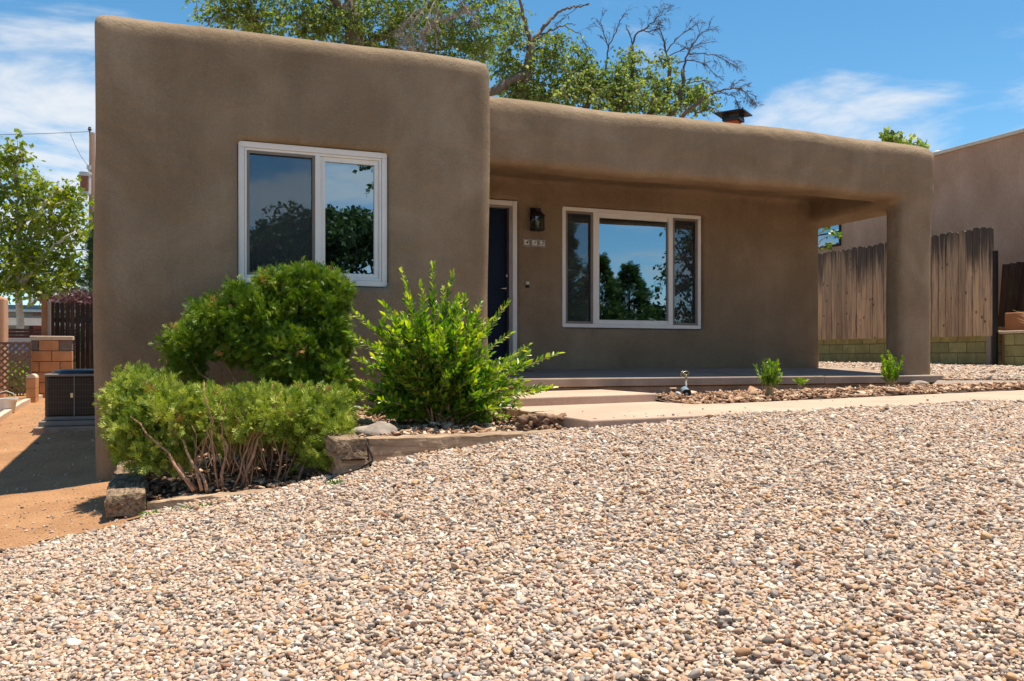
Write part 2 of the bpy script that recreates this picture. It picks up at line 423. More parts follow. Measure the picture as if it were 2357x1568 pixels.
# ------------------------------------------------------------------ builders
def tag(o, label=None, cat=None, group=None, kind=None):
    if label: o['label'] = label
    if cat: o['category'] = cat
    if group: o['group'] = group
    if kind: o['kind'] = kind
    return o
def empty(name, loc, label, cat, group=None):
    o = bpy.data.objects.new(name, None)
    COL.objects.link(o)
    o.location = loc
    o.empty_display_size = 0.2
    return tag(o, label, cat, group)
def link(name, me, parent=None):
    o = bpy.data.objects.new(name, me)
    COL.objects.link(o)
    if parent is not None:
        o.parent = parent
    return o
def world_loc(o):
    v = Vector((0, 0, 0))
    while o is not None:
        v += o.location; o = o.parent
    return v

class MB:
    def __init__(s): s.v = []; s.f = []
    def add(s, vs, fs):
        b = len(s.v); s.v += [tuple(v) for v in vs]; s.f += [tuple(b + i for i in f) for f in fs]; return s
    def box(s, x0, x1, y0, y1, z0, z1):
        v = [(x0,y0,z0),(x1,y0,z0),(x1,y1,z0),(x0,y1,z0),(x0,y0,z1),(x1,y0,z1),(x1,y1,z1),(x0,y1,z1)]
        return s.add(v, [(0,3,2,1),(4,5,6,7),(0,1,5,4),(1,2,6,5),(2,3,7,6),(3,0,4,7)])
    def hexa(s, v):
        return s.add(v, [(0,3,2,1),(4,5,6,7),(0,1,5,4),(1,2,6,5),(2,3,7,6),(3,0,4,7)])
    def bar(s, a, b, w, h, up=(0, 0, 1)):
        a, b = Vector(a), Vector(b); d = (b - a).normalized(); u = Vector(up)
        r = d.cross(u)
        if r.length < 1e-4: r = d.cross(Vector((0, 1, 0)))
        r.normalize(); u = r.cross(d)
        v = []
        for p in (a, b):
            for i, j in ((-1,-1),(1,-1),(1,1),(-1,1)):
                v.append(p + r * (w / 2 * i) + u * (h / 2 * j))
        return s.add(v, [(0,1,2,3),(7,6,5,4),(0,4,5,1),(1,5,6,2),(2,6,7,3),(3,7,4,0)])
    def tube(s, pts, rad, n=8, caps=True):
        pts = [Vector(p) for p in pts]
        if not hasattr(rad, '__len__'): rad = [rad] * len(pts)
        b = len(s.v); ref = None
        for i, p in enumerate(pts):
            d = (pts[min(i + 1, len(pts) - 1)] - pts[max(i - 1, 0)])
            d = d.normalized() if d.length > 1e-9 else Vector((0, 0, 1))
            if ref is None:
                ref = d.cross(Vector((0, 0, 1)))
                if ref.length < 1e-3: ref = d.cross(Vector((1, 0, 0)))
            r = (ref - d * ref.dot(d))
            r = r.normalized() if r.length > 1e-6 else d.orthogonal().normalized()
            ref = r; u = d.cross(r)
            for k in range(n):
                t = 2 * math.pi * k / n
                s.v.append(tuple(p + (r * math.cos(t) + u * math.sin(t)) * rad[i]))
        for i in range(len(pts) - 1):
            for k in range(n):
                k2 = (k + 1) % n
                s.f.append((b + i*n + k, b + i*n + k2, b + (i+1)*n + k2, b + (i+1)*n + k))
        if caps:
            s.f.append(tuple(b + k for k in reversed(range(n))))
            s.f.append(tuple(b + (len(pts)-1)*n + k for k in range(n)))
        return s
    def lathe(s, c, prof, n=20, axis='Z'):
        b = len(s.v)
        for r, h in prof:
            for k in range(n):
                t = 2 * math.pi * k / n
                if axis == 'Z': p = (c[0] + r*math.cos(t), c[1] + r*math.sin(t), c[2] + h)
                elif axis == 'Y': p = (c[0] + r*math.cos(t), c[1] + h, c[2] - r*math.sin(t))
                else: p = (c[0] + h, c[1] + r*math.cos(t), c[2] + r*math.sin(t))
                s.v.append(p)
        for i in range(len(prof) - 1):
            for k in range(n):
                k2 = (k + 1) % n
                s.f.append((b + i*n + k, b + i*n + k2, b + (i+1)*n + k2, b + (i+1)*n + k))
        s.f.append(tuple(b + k for k in reversed(range(n))))
        s.f.append(tuple(b + (len(prof)-1)*n + k for k in range(n)))
        return s
    def prism(s, poly, z0, z1):
        """poly: list of (x,y) ccw; z0/z1 number or function(x,y)"""
        f0 = z0 if callable(z0) else (lambda x, y: z0)
        f1 = z1 if callable(z1) else (lambda x, y: z1)
        n = len(poly)
        v = [(x, y, f0(x, y)) for x, y in poly] + [(x, y, f1(x, y)) for x, y in poly]
        return s.add(v, [tuple(reversed(range(n))), tuple(range(n, 2*n))] + [(i, (i+1) % n, n + (i+1) % n, n + i) for i in range(n)])
    def mesh(s, name, off=(0, 0, 0), smooth=False):
        me = bpy.data.meshes.new(name)
        me.from_pydata([(v[0]-off[0], v[1]-off[1], v[2]-off[2]) for v in s.v], [], s.f)
        if smooth: me.shade_smooth()
        return me
    def build(s, name, mat, parent=None, smooth=False, bevel=0.0, seg=2):
        off = world_loc(parent) if parent is not None else (0, 0, 0)
        me = s.mesh(name, off, smooth)
        me.materials.append(MATS[mat])
        o = link(name, me, parent)
        if bevel > 0:
            m = o.modifiers.new('bevel', 'BEVEL'); m.width = bevel; m.segments = seg; m.limit_method = 'ANGLE'
        return o
def thing(mb, name, mat, label, cat, group=None, **kw):
    """a thing of one mesh with its origin at its own base"""
    vs = np.array(mb.v); off = (vs[:, 0].mean(), vs[:, 1].mean(), vs[:, 2].min())
    me = mb.mesh(name, off, kw.get('smooth', False)); me.materials.append(MATS[mat])
    o = link(name, me); o.location = off
    if kw.get('bevel', 0) > 0:
        m = o.modifiers.new('bevel', 'BEVEL'); m.width = kw['bevel']; m.segments = 2; m.limit_method = 'ANGLE'
    return tag(o, label, cat, group)

def np_mesh(name, V, F, mat, parent=None, attr=None, smooth=False):
    """V (n,3); F (m,k) same-size faces"""
    off = np.array(world_loc(parent)) if parent is not None else np.zeros(3)
    V = np.asarray(V, dtype=np.float32) - off.astype(np.float32)
    m, k = F.shape
    me = bpy.data.meshes.new(name)
    me.vertices.add(len(V)); me.vertices.foreach_set('co', V.ravel())
    me.loops.add(m * k); me.loops.foreach_set('vertex_index', F.astype(np.int32).ravel())
    me.polygons.add(m); me.polygons.foreach_set('loop_start', np.arange(0, m * k, k, dtype=np.int32))
    me.update(calc_edges=True)
    if attr is not None:
        a = me.attributes.new('rnd', 'FLOAT', 'FACE'); a.data.foreach_set('value', np.asarray(attr, dtype=np.float32))
    if smooth: me.shade_smooth()
    me.materials.append(MATS[mat])
    return link(name, me, parent)

def frames(axis, roll=None):
    """rotation matrices (n,3,3) whose columns are side, axis, normal"""
    n = len(axis)
    a = axis / (np.linalg.norm(axis, axis=1, keepdims=True) + 1e-9)
    t = rng.normal(size=(n, 3)) if roll is None else roll
    s = np.cross(a, t); s /= (np.linalg.norm(s, axis=1, keepdims=True) + 1e-9)
    nn = np.cross(s, a)
    return np.stack([s, a, nn], axis=2)
def scatter(tv, tf, pos, R, scale):
    """copies of a template (k,3),(m,q) -> V, F, n faces each"""
    n, k = len(pos), len(tv)
    sc = scale[:, None, None] if scale.ndim == 1 else scale[:, None, :]
    loc = tv[None] * sc
    V = np.einsum('nij,nkj->nki', R, loc) + pos[:, None, :]
    F = (tf[None] + (np.arange(n) * k)[:, None, None]).reshape(-1, tf.shape[1])
    return V.reshape(-1, 3), F

LEAF_V = np.array([(0, 0, 0), (0.26, 0.35, 0.07), (0.20, 0.72, 0.05), (0, 1.0, -0.04), (-0.20, 0.72, 0.05), (-0.26, 0.35, 0.07), (0, 0.5, 0)], float)
LEAF_F = np.array([(0, 1, 6), (1, 2, 6), (2, 3, 6), (3, 4, 6), (4, 5, 6), (5, 0, 6)])
CARD_V = np.array([(0, 0, 0), (0.34, 0.45, 0.06), (0, 1.0, 0), (-0.34, 0.45, 0.06)], float)
CARD_F = np.array([(0, 1, 2, 3)])

# ------------------------------------------------------------------ terrain
CTRL = np.array([
    (-0.66, 8.5, -1.11), (-0.35, 6.4, -1.11), (-1.27, 8.0, -1.17), (-1.0, 6.3, -1.20), (-1.7, 12.5, -0.97), (-2.3, 18.3, -0.76),
    (-3.2, 14.6, -0.93), (-6, 18, -0.9), (-6, 10, -1.3), (-5, 5, -1.45), (-0.62, 3.9, -1.30), (0.45, 3.5, -1.12), (2.0, 1.6, -1.05),
    (0, 0, -1.35), (1.25, 5.85, -0.745), (1.0, 5.85, -0.80), (0.6, 6.0, -0.915), (0.1, 6.25, -1.02), (2.0, 5.8, -0.645), (2.85, 5.7, -0.545),
    (4.6, 5.72, -0.45), (7.4, 5.75, -0.402), (3.0, 3.6, -0.78), (5.0, 3.0, -0.70), (8.0, 3.0, -0.56), (9.8, 7.2, -0.36), (9.8, 9.0, -0.27),
    (13.6, 11.35, -0.155), (13.6, 15.9, -0.11), (12, 6, -0.33), (16, 8, -0.2), (4, 8.4, -0.45), (7, 8.4, -0.40), (11, 10.5, -0.19), (10.5, 14, -0.15),
    (16, 20, 0.0), (4, 22, -0.4), (-6, 24, -0.9), (6, -2, -1.1), (-5, -3, -1.6), (12, 0, -0.7)])
def _tps(r2):
    return np.where(r2 > 1e-12, 0.5 * r2 * np.log(np.maximum(r2, 1e-12)), 0)
def _fit():
    P = CTRL[:, :2]; n = len(P)
    K = _tps(((P[:, None] - P[None]) ** 2).sum(-1)) + np.eye(n) * 0.01
    A = np.zeros((n + 3, n + 3)); A[:n, :n] = K
    Q = np.c_[np.ones(n), P]; A[:n, n:] = Q; A[n:, :n] = Q.T
    return np.linalg.solve(A, np.r_[CTRL[:, 2], 0, 0, 0])
_W = _fit()
def ground(x, y):
    x = np.asarray(x, float); y = np.asarray(y, float)
    sh = x.shape; x = x.ravel(); y = y.ravel()
    P = CTRL[:, :2]; res = np.empty(len(x))
    for i in range(0, len(x), 20000):
        xx, yy = x[i:i+20000], y[i:i+20000]
        r2 = (xx[:, None] - P[None, :, 0]) ** 2 + (yy[:, None] - P[None, :, 1]) ** 2
        res[i:i+20000] = _tps(r2) @ _W[:-3] + _W[-3] + _W[-2] * xx + _W[-1] * yy
    res = np.clip(res, -1.75, 0.15)
    d = np.sqrt(np.maximum(np.abs(x - 4) - 13, 0) ** 2 + np.maximum(np.abs(y - 9) - 14, 0) ** 2)
    k = np.clip(d / 10, 0, 1); k = k * k * (3 - 2 * k)
    far = np.where(y > 9, -0.9, -1.55)
    return (res * (1 - k) + far * k).reshape(sh) + CZ
def gz(x, y): return float(ground(np.array([x]), np.array([y]))[0])
def wob(x, y, a=1.0):
    return a * (np.sin(x * 3.1 + 1.3 * np.sin(y * 2.3)) * 0.5 + np.sin(y * 4.7 + x * 1.9) * 0.3 + np.sin(x * 11 + y * 7) * 0.2)
def grid_mesh(name, xs, ys, zf, mat, keep=None, parent=None):
    X, Y = np.meshgrid(xs, ys, indexing='ij')
    Z = zf(X, Y)
    V = np.stack([X, Y, Z], -1).reshape(-1, 3)
    i, j = np.meshgrid(np.arange(len(xs) - 1), np.arange(len(ys) - 1), indexing='ij')
    a = (i * len(ys) + j).ravel()
    F = np.stack([a, a + len(ys), a + len(ys) + 1, a + 1], 1)
    if keep is not None:
        c = V[F].mean(1)
        F = F[keep(c[:, 0], c[:, 1])]
    return np_mesh(name, V, F, mat, parent, smooth=True)

axs = np.r_[[-900, -400, -150, -70, -40, -25], np.arange(-16, 24.01, 0.25), [30, 45, 80, 180, 400, 900]]
ays = np.r_[[-900, -400, -150, -70, -45, -30], np.arange(-20, 30.01, 0.25), [40, 60, 100, 200, 400, 900]]
def sink(x, y):
    def bxm(x0, x1, y0, y1): return (x > x0) & (x < x1) & (y > y0) & (y < y1)
    return np.where(bxm(2.95, 19.9, 5.9, 7.1) | bxm(4.4, 9.4, 6.9, 10.7) | bxm(2.9, 4.6, 5.9, 8.9) | bxm(1.3, 2.9, 6.1, 8.6) | bxm(9.3, 10.2, 7.0, 8.2) | bxm(10.1, 11.0, 7.0, 7.7), 0.15, 0.0) + np.where((x > -.25) & (x < 1.1) & (y > 6.55 - (x + .15)*.46 + .05) & (y < 8.6), 0.25, 0.0)
g = grid_mesh('ground', axs, ays, lambda x, y: ground(x, y) - sink(x, y), 'gravel_bed')
tag(g, 'pale gravel covered ground of the sloping front yard', 'ground', kind='structure')

def dirt_edge(x):
    return 6.36 + 0.13 * (x + 0.35) + 0.10 * np.sin(x * 2.7 + 1) + 0.05 * np.sin(x * 7.1)
d = grid_mesh('dirt_path', np.arange(-9, -0.19, 0.1), np.arange(5.2, 26, 0.1), lambda x, y: ground(x, y) + 0.012 + 0.006 * wob(x * 3, y * 3),
              'dirt', keep=lambda x, y: (y > dirt_edge(x)))
tag(d, 'bare reddish dirt side yard left of the house', 'dirt', kind='structure')
st = grid_mesh('street', np.arange(-60, 60.1, 5), np.linspace(-13, -6, 4), lambda x, y: np.full_like(x, CZ - 1.5), 'asphalt')
tag(st, 'asphalt street behind the viewer', 'street', kind='structure')

# ------------------------------------------------------------------ the adobe house (signed distance field -> mesh)
YA, YB, YC = 8.50, 10.60, 8.90                  # planes: bay front, porch back wall, porch beam front
XL, XR = -0.655, 3.08
ROOFX = 9.56
house = empty('adobe_house', (4.4, 9.0, CZ - 1.2), 'brown flat roofed adobe stucco house with rounded parapets and front porch', 'house')

def opening(pts, Y):
    """pixel corners -> x0,x1,z0,z1 on plane Y"""
    P = [at_Y(x, y, Y) for x, y in pts]
    return (min(P[0].x, P[2].x), max(P[1].x, P[3].x), (P[2].z + P[3].z) / 2, (P[0].z + P[1].z) / 2)
WA = opening([(548, 323.5), (891.5, 352.8), (548, 651), (889, 660.7)], YA + 0.05)
WB = opening([(1295, 474.7), (1613.5, 497.3), (1294, 753.3), (1613.5, 758)], YB + 0.05)
dR = at_Y(1190, 462, YB).x; dTop = at_Y(1185, 463, YB).z
DW = 0.93                                       # door leaf
DO = (dR - 0.17 - DW, dR, CZ - 0.06, dTop)      # door opening with casing

def house_sdf(h=0.04):
    xs = np.arange(-1.0, 9.90, h); ys = np.arange(8.2, 11.81, h); zs = np.arange(-1.7, 3.30, h)
    X, Y, Z = np.meshgrid(xs.astype(np.float32), ys.astype(np.float32), zs.astype(np.float32), indexing='ij')
    # hand made unevenness
    Yw = Y + 0.006 * np.sin(X * 1.7 + 0.9 * Z) + 0.005 * np.sin(Z * 2.9 + X * 0.7) + 0.004 * np.sin(X * 5.1 + Z * 4.3)
    Zw = Z + 0.012 * np.sin(X * 1.3 + 2.0) + 0.006 * np.sin(X * 3.7 + Y)
    Xw = X + 0.008 * np.sin(Z * 2.1 + 0.5) + 0.006 * np.sin(Y * 2.3 + Z)
    def rb(x0, x1, y0, y1, z0, z1, r):
        q = [np.abs(Xw - (x0+x1)/2) - ((x1-x0)/2 - r), np.abs(Yw - (y0+y1)/2) - ((y1-y0)/2 - r), np.abs(Zw - (z0+z1)/2) - ((z1-z0)/2 - r)]
        o = np.sqrt(sum(np.maximum(a, 0) ** 2 for a in q))
        return o + np.minimum(np.maximum(np.maximum(q[0], q[1]), q[2]), 0) - r
    def bx(x0, x1, y0, y1, z0, z1, r=0.0):
        q = [np.abs(X - (x0+x1)/2) - ((x1-x0)/2 - r), np.abs(Y - (y0+y1)/2) - ((y1-y0)/2 - r), np.abs(Z - (z0+z1)/2) - ((z1-z0)/2 - r)]
        o = np.sqrt(sum(np.maximum(a, 0) ** 2 for a in q))
        return o + np.minimum(np.maximum(np.maximum(q[0], q[1]), q[2]), 0) - r
    def smin(a, b, k):
        t = np.clip(0.5 + 0.5 * (b - a) / k, 0, 1)
        return b * (1 - t) + a * t - k * t * (1 - t)
    A = rb(XL, XR, YA, 11.6, -2.2, 3.145, 0.12)
    B = rb(2.7, 9.10, YB, 11.6, -0.9, 2.86, 0.06)
    R = rb(2.6, ROOFX, YC, 11.6, 2.36, 2.92, 0.10)
    beam = rb(2.6, ROOFX, YC, YC + 0.42, 2.12, 2.92, 0.10)
    colm = rb(9.01, ROOFX - 0.005, YC + 0.005, YC + 0.36, -0.5, 2.80, 0.10)
    retb = rb(8.86, ROOFX - 0.02, YC + 0.1, 11.6, 2.05, 2.80, 0.09)
    body = smin(R, smin(beam, retb, 0.05), 0.05)
    body = smin(body, colm, 0.07)
    body = smin(body, B, 0.07)
    D = smin(A, body, 0.04)
    def smax(a, b, k): return -smin(-a, -b, k)
    D_top = (-0.509 * (Yw - YA) + 0.861 * (Zw - 3.02)); A = smax(A, D_top, 0.07)
    B_top = (-0.509 * (Yw - YC) + 0.861 * (Zw - 2.80)); body = smax(body, B_top, 0.07)
    D = smin(A, body, 0.04)
    def cut(D, C, k=0.035):
        return -smin(-D, C, k)
    z = CZ
    e = 0.006
    D = cut(D, bx(WA[0]-e, WA[1]+e, 8.0, YA + 0.62, WA[2]-z-e, WA[3]-z+e))
    D = cut(D, bx(WB[0]-e, WB[1]+e, 10.0, YB + 0.55, WB[2]-z-e, WB[3]-z+e))
    D = cut(D, bx(DO[0], DO[1]+e, 10.0, YB + 0.16, DO[2]-z-0.25, DO[3]-z+e))
    # roof wells behind the parapets
    D = cut(D, bx(XL+0.25, XR-0.25, YA+0.28, 12.5, 2.70, 4.0), 0.08)
    D = cut(D, bx(XR+0.15, ROOFX-0.25, YC+0.28, 12.5, 2.62, 4.0), 0.08)
    # surface nets
    ins = D < 0
    nx, ny, nz = D.shape
    cnt = np.zeros((nx-1, ny-1, nz-1), np.int8)
    for i in (0, 1):
        for j in (0, 1):
            for k in (0, 1):
                cnt += ins[i:nx-1+i, j:ny-1+j, k:nz-1+k]
    act = (cnt > 0) & (cnt < 8)
    ci, cj, ck = np.nonzero(act)
    idx = -np.ones(act.shape, np.int64); idx[ci, cj, ck] = np.arange(len(ci))
    acc = np.zeros((len(ci), 3)); nn = np.zeros(len(ci))
    corners = [(i, j, k) for i in (0, 1) for j in (0, 1) for k in (0, 1)]
    for a in corners:
        for ax in range(3):
            if a[ax] == 1: continue
            b = list(a); b[ax] = 1
            da = D[ci+a[0], cj+a[1], ck+a[2]]; db = D[ci+b[0], cj+b[1], ck+b[2]]
            m = (da < 0) != (db < 0)
            t = np.where(m, da / np.where(m, da - db, 1), 0)
            p = np.array(a, float)[None].repeat(len(ci), 0); p[:, ax] = t
            acc[m] += p[m]; nn[m] += 1
    V = acc / nn[:, None] + np.stack([ci, cj, ck], 1)
    V = V * h + np.array([xs[0], ys[0], zs[0]])
    quads = []
    def q4(c0, c1, c2, c3, flip):
        return np.where(flip[:, None], np.stack([c3, c2, c1, c0], 1), np.stack([c0, c1, c2, c3], 1))
    e = ins[:-1] != ins[1:]
    i, j, k = np.nonzero(e[:, 1:-1, 1:-1]); j = j + 1; k = k + 1
    quads.append(q4(idx[i, j-1, k-1], idx[i, j, k-1], idx[i, j, k], idx[i, j-1, k], ~ins[i, j, k]))
    e = ins[:, :-1] != ins[:, 1:]
    i, j, k = np.nonzero(e[1:-1, :, 1:-1]); i = i + 1; k = k + 1
    quads.append(q4(idx[i-1, j, k-1], idx[i, j, k-1], idx[i, j, k], idx[i-1, j, k], ins[i, j, k]))
    e = ins[:, :, :-1] != ins[:, :, 1:]
    i, j, k = np.nonzero(e[1:-1, 1:-1, :]); i = i + 1; j = j + 1
    quads.append(q4(idx[i-1, j-1, k], idx[i, j-1, k], idx[i, j, k], idx[i-1, j, k], ~ins[i, j, k]))
    F = np.concatenate(quads)
    F = F[(F >= 0).all(1)]
    y = V[:, 1]
    V[:, 1] = np.where(y > 11.25, 11.25 + (y - 11.25) * 17, y)
    V[:, 2] += CZ
    return V, F
V, F = house_sdf()
walls = np_mesh('wall', V, F, 'adobe_stucco', house, smooth=True)

# ---- windows
def frame_rect(mb, x0, x1, z0, z1, w, y0, y1):
    mb.box(x0, x1, y0, y1, z0, z0 + w); mb.box(x0, x1, y0, y1, z1 - w, z1)
    mb.box(x0, x0 + w, y0, y1, z0 + w, z1 - w); mb.box(x1 - w, x1, y0, y1, z0 + w, z1 - w)
def fx(r, a): return r[0] + (r[1] - r[0]) * a
def window_bay():
    x0, x1, z0, z1 = WA; y = YA + 0.045
    mb = MB(); frame_rect(mb, x0, x1, z0, z1, 0.055, y, y + 0.09)
    o = mb.build('window', 'white_vinyl', house, bevel=0.006)
    o['label'] = 'white sliding window of the projecting bay'
    def sub(m, name, mat, **k):
        q = m.build(name, mat, o, **k); return q
    xm0, xm1 = fx(WA, 0.502), fx(WA, 0.540)
    m = MB(); frame_rect(m, x0 + 0.057, x1 - 0.057, z0 + 0.057, z1 - 0.057, 0.022, y + 0.012, y + 0.085); sub(m, 'frame', 'white_vinyl', bevel=0.003)
    m = MB(); m.box(xm0, xm1, y + 0.006, y + 0.088, z0 + 0.08, z1 - 0.08); sub(m, 'mullion', 'white_vinyl', bevel=0.004)
    m = MB(); frame_rect(m, xm1 + 0.001, x1 - 0.080, z0 + 0.080, z1 - 0.080, 0.045, y + 0.03, y + 0.083); sub(m, 'sash', 'white_vinyl', bevel=0.004)
    m = MB(); m.box(xm1 + 0.045, x1 - 0.124, y + 0.055, y + 0.060, z0 + 0.124, z1 - 0.124); sub(m, 'pane', 'window_glass')
    m = MB(); frame_rect(m, x0 + 0.080, xm0 - 0.001, z0 + 0.080, z1 - 0.080, 0.024, y + 0.020, y + 0.034); sub(m, 'screen_frame', 'tan_metal')
    m = MB(); m.box(x0 + 0.103, xm0 - 0.024, y + 0.026, y + 0.027, z0 + 0.103, z1 - 0.103); sub(m, 'insect_screen', 'insect_mesh')
    m = MB(); m.box(x0 + 0.080, xm0 - 0.001, y + 0.060, y + 0.065, z0 + 0.080, z1 - 0.080); sub(m, 'pane', 'window_glass')
    # curtain
    n = 120; xs = np.linspace(x0 + 0.05, fx(WA, 0.53), n)
    yy = y + 0.22 + 0.025 * np.sin(xs * 31) + 0.012 * np.sin(xs * 71 + 1)
    Vc = np.concatenate([np.stack([xs, yy, np.full(n, z0 + 0.01)], 1), np.stack([xs, yy, np.full(n, z1 - 0.02)], 1)])
    i = np.arange(n - 1); Fc = np.stack([i, i + 1, i + 1 + n, i + n], 1)
    np_mesh('curtain', Vc, Fc, 'curtain', o, smooth=True)
window_bay()
def window_porch():
    x0, x1, z0, z1 = WB; y = YB + 0.045
    mb = MB(); frame_rect(mb, x0, x1, z0, z1, 0.052, y, y + 0.09)
    o = mb.build('window', 'white_vinyl', house, bevel=0.006)
    o['label'] = 'white three light picture window under the porch'
    def sub(m, name, mat, **k): return m.build(name, mat, o, **k)
    a0, a1, b0, b1 = fx(WB, 0.213), fx(WB, 0.256), fx(WB, 0.755), fx(WB, 0.788)
    for p, q in ((a0, a1), (b0, b1)):
        m = MB(); m.box(p, q, y + 0.006, y + 0.086, z0 + 0.0525, z1 - 0.0525); sub(m, 'mullion', 'white_vinyl', bevel=0.004)
    m = MB(); m.box(a1 + 0.0005, b0 - 0.0005, y + 0.02, y + 0.08, z1 - 0.115, z1 - 0.0525); sub(m, 'sash', 'white_vinyl', bevel=0.004)
    m = MB(); m.box(a1 + 0.0005, b0 - 0.0005, y + 0.02, y + 0.08, z0 + 0.0525, z0 + 0.11); sub(m, 'sash', 'white_vinyl', bevel=0.004)
    m = MB(); m.box(a1, b0, y + 0.045, y + 0.050, z0 + 0.11, z1 - 0.115); sub(m, 'pane', 'window_glass')
    for p, q in ((x0 + 0.0525, a0 - 0.0005), (b1 + 0.0005, x1 - 0.0525)):
        m = MB(); frame_rect(m, p, q, z0 + 0.0525, z1 - 0.0525, 0.032, y + 0.018, y + 0.032); sub(m, 'screen_frame', 'tan_metal')
        m = MB(); m.box(p + 0.031, q - 0.031, y + 0.024, y + 0.025, z0 + 0.084, z1 - 0.084); sub(m, 'insect_screen', 'insect_mesh')
        m = MB(); m.box(p, q, y + 0.060, y + 0.065, z0 + 0.0525, z1 - 0.0525); sub(m, 'pane', 'window_glass')
window_porch()

# ---- door
def door():
    x0, x1, z0, z1 = DO
    y = YB
    cas = 0.065
    m = MB()
    m.box(x1 - cas, x1, y - 0.012, y + 0.05, z0, z1); m.box(x0, x0 + cas, y - 0.012, y + 0.05, z0, z1)
    m.box(x0 + cas, x1 - cas, y - 0.012, y + 0.05, z1 - cas, z1)
    d = m.build('door', 'white_vinyl', house, bevel=0.008); d['label'] = 'dark navy front door in a white frame'
    m = MB(); ix0, ix1, iz1 = x0 + cas, x1 - cas, z1 - cas
    m.box(ix1 - 0.045, ix1, y + 0.0, y + 0.13, z0, iz1); m.box(ix0, ix0 + 0.045, y, y + 0.13, z0, iz1); m.box(ix0 + 0.045, ix1 - 0.045, y, y + 0.13, iz1 - 0.03, iz1)
    m.build('frame', 'grey_trim', d)
    m = MB(); m.box(ix0 + 0.046, ix1 - 0.046, y + 0.085, y + 0.125, z0 + 0.03, iz1 - 0.031); m.build('door_leaf', 'navy_paint', d, bevel=0.003)
    m = MB(); m.box(x0 + 0.01, x1 - 0.01, y - 0.06, y + 0.14, z0 - 0.03, z0 + 0.028); m.build('threshold', 'concrete_slab', d, bevel=0.006)
    kx = at_Y(1167, 665, y + 0.08)
    m = MB(); m.lathe((kx.x, y + 0.085, kx.z), [(0.033, 0), (0.033, -0.012), (0.012, -0.014), (0.012, -0.055)], 18, 'Y')
    m.tube([(kx.x, y + 0.035, kx.z), (kx.x - 0.05, y + 0.03, kx.z), (kx.x - 0.12, y + 0.035, kx.z - 0.004)], [0.011, 0.010, 0.008], 8)
    m.build('handle', 'satin_nickel', d, smooth=True)
    kd = at_Y(1168, 635, y + 0.08)
    m = MB(); m.lathe((kd.x, y + 0.085, kd.z), [(0.030, 0), (0.030, -0.012), (0.024, -0.022), (0.008, -0.024)], 18, 'Y'); m.build('deadbolt', 'satin_nickel', d, smooth=True)
door()

# ---- chimney on the roof
def chimney():
    c = at_T(1688, 281, 15.6); ca, sa = math.cos(.62), math.sin(.62)
    def rot(mb):
        mb.v = [(c.x + (x-c.x)*ca - (y-c.y)*sa, c.y + (x-c.x)*sa + (y-c.y)*ca, z) for x, y, z in mb.v]; return mb
    m = MB(); m.box(c.x - .105, c.x + .105, c.y - .105, c.y + .105, CZ + 2.6, c.z)
    ch = rot(m).build('chimney', 'chimney_brick', house)
    m = MB(); m.box(c.x - .155, c.x + .155, c.y - .155, c.y + .155, c.z + .001, c.z + .04); rot(m).build('chimney_crown', 'cap_steel', ch, bevel=.006)
    m = MB(); r = .14; z0, z1 = c.z + .041, c.z + .14
    for k in range(11):
        t = -r + 2*r*k/10
        for sx, sy, ex_, ey_ in ((t, -r, .014, 0), (t, r, .014, 0), (-r, t, 0, .014), (r, t, 0, .014)):
            m.bar((c.x + sx - ex_, c.y + sy - ey_, z0), (c.x + sx + ex_, c.y + sy + ey_, z1), .006, .006)
            m.bar((c.x + sx + ex_, c.y + sy + ey_, z0), (c.x + sx - ex_, c.y + sy - ey_, z1), .006, .006)
    w = rot(m).build('spark_mesh', 'cap_steel', ch); w['kind'] = 'stuff'
    m = MB(); e = .262; z = c.z + .125
    v = [(c.x-e, c.y-e, z), (c.x+e, c.y-e, z), (c.x+e, c.y+e, z), (c.x-e, c.y+e, z), (c.x-e, c.y-e, z+.02), (c.x+e, c.y-e, z+.02), (c.x+e, c.y+e, z+.02), (c.x-e, c.y+e, z+.02),
         (c.x, c.y, z+.045), (c.x, c.y, z+.07)]
    m.add(v, [(1,0,8),(2,1,8),(3,2,8),(0,3,8),(4,5,9),(5,6,9),(6,7,9),(7,4,9),(0,1,5,4),(1,2,6,5),(2,3,7,6),(3,0,4,7)])
    rot(m).build('chimney_cap', 'cap_steel', ch)
chimney()

# ---- porch slab, steps, walk
zs_f, zs_b = CZ - 0.222, CZ - 0.140
def slab_z(x, y): return zs_f + (zs_b - zs_f) * (y - 8.80) / (YB - 8.80)
porch = empty('porch_slab', (6, 8.8, CZ - 0.6), 'weathered concrete porch slab with a cracked edge', 'porch')
porch['kind'] = 'structure'
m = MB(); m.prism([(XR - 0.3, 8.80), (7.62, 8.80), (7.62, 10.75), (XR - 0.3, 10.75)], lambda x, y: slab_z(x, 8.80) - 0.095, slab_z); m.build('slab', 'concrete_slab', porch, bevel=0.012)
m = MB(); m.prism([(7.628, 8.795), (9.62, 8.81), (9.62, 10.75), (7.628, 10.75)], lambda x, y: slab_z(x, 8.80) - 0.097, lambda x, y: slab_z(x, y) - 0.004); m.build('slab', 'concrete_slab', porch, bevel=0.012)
m = MB(); m.box(XR - 0.3, 9.56, 8.86, 10.7, CZ - 0.75, zs_f - 0.103); m.build('foundation', 'foundation', porch, bevel=0.01)

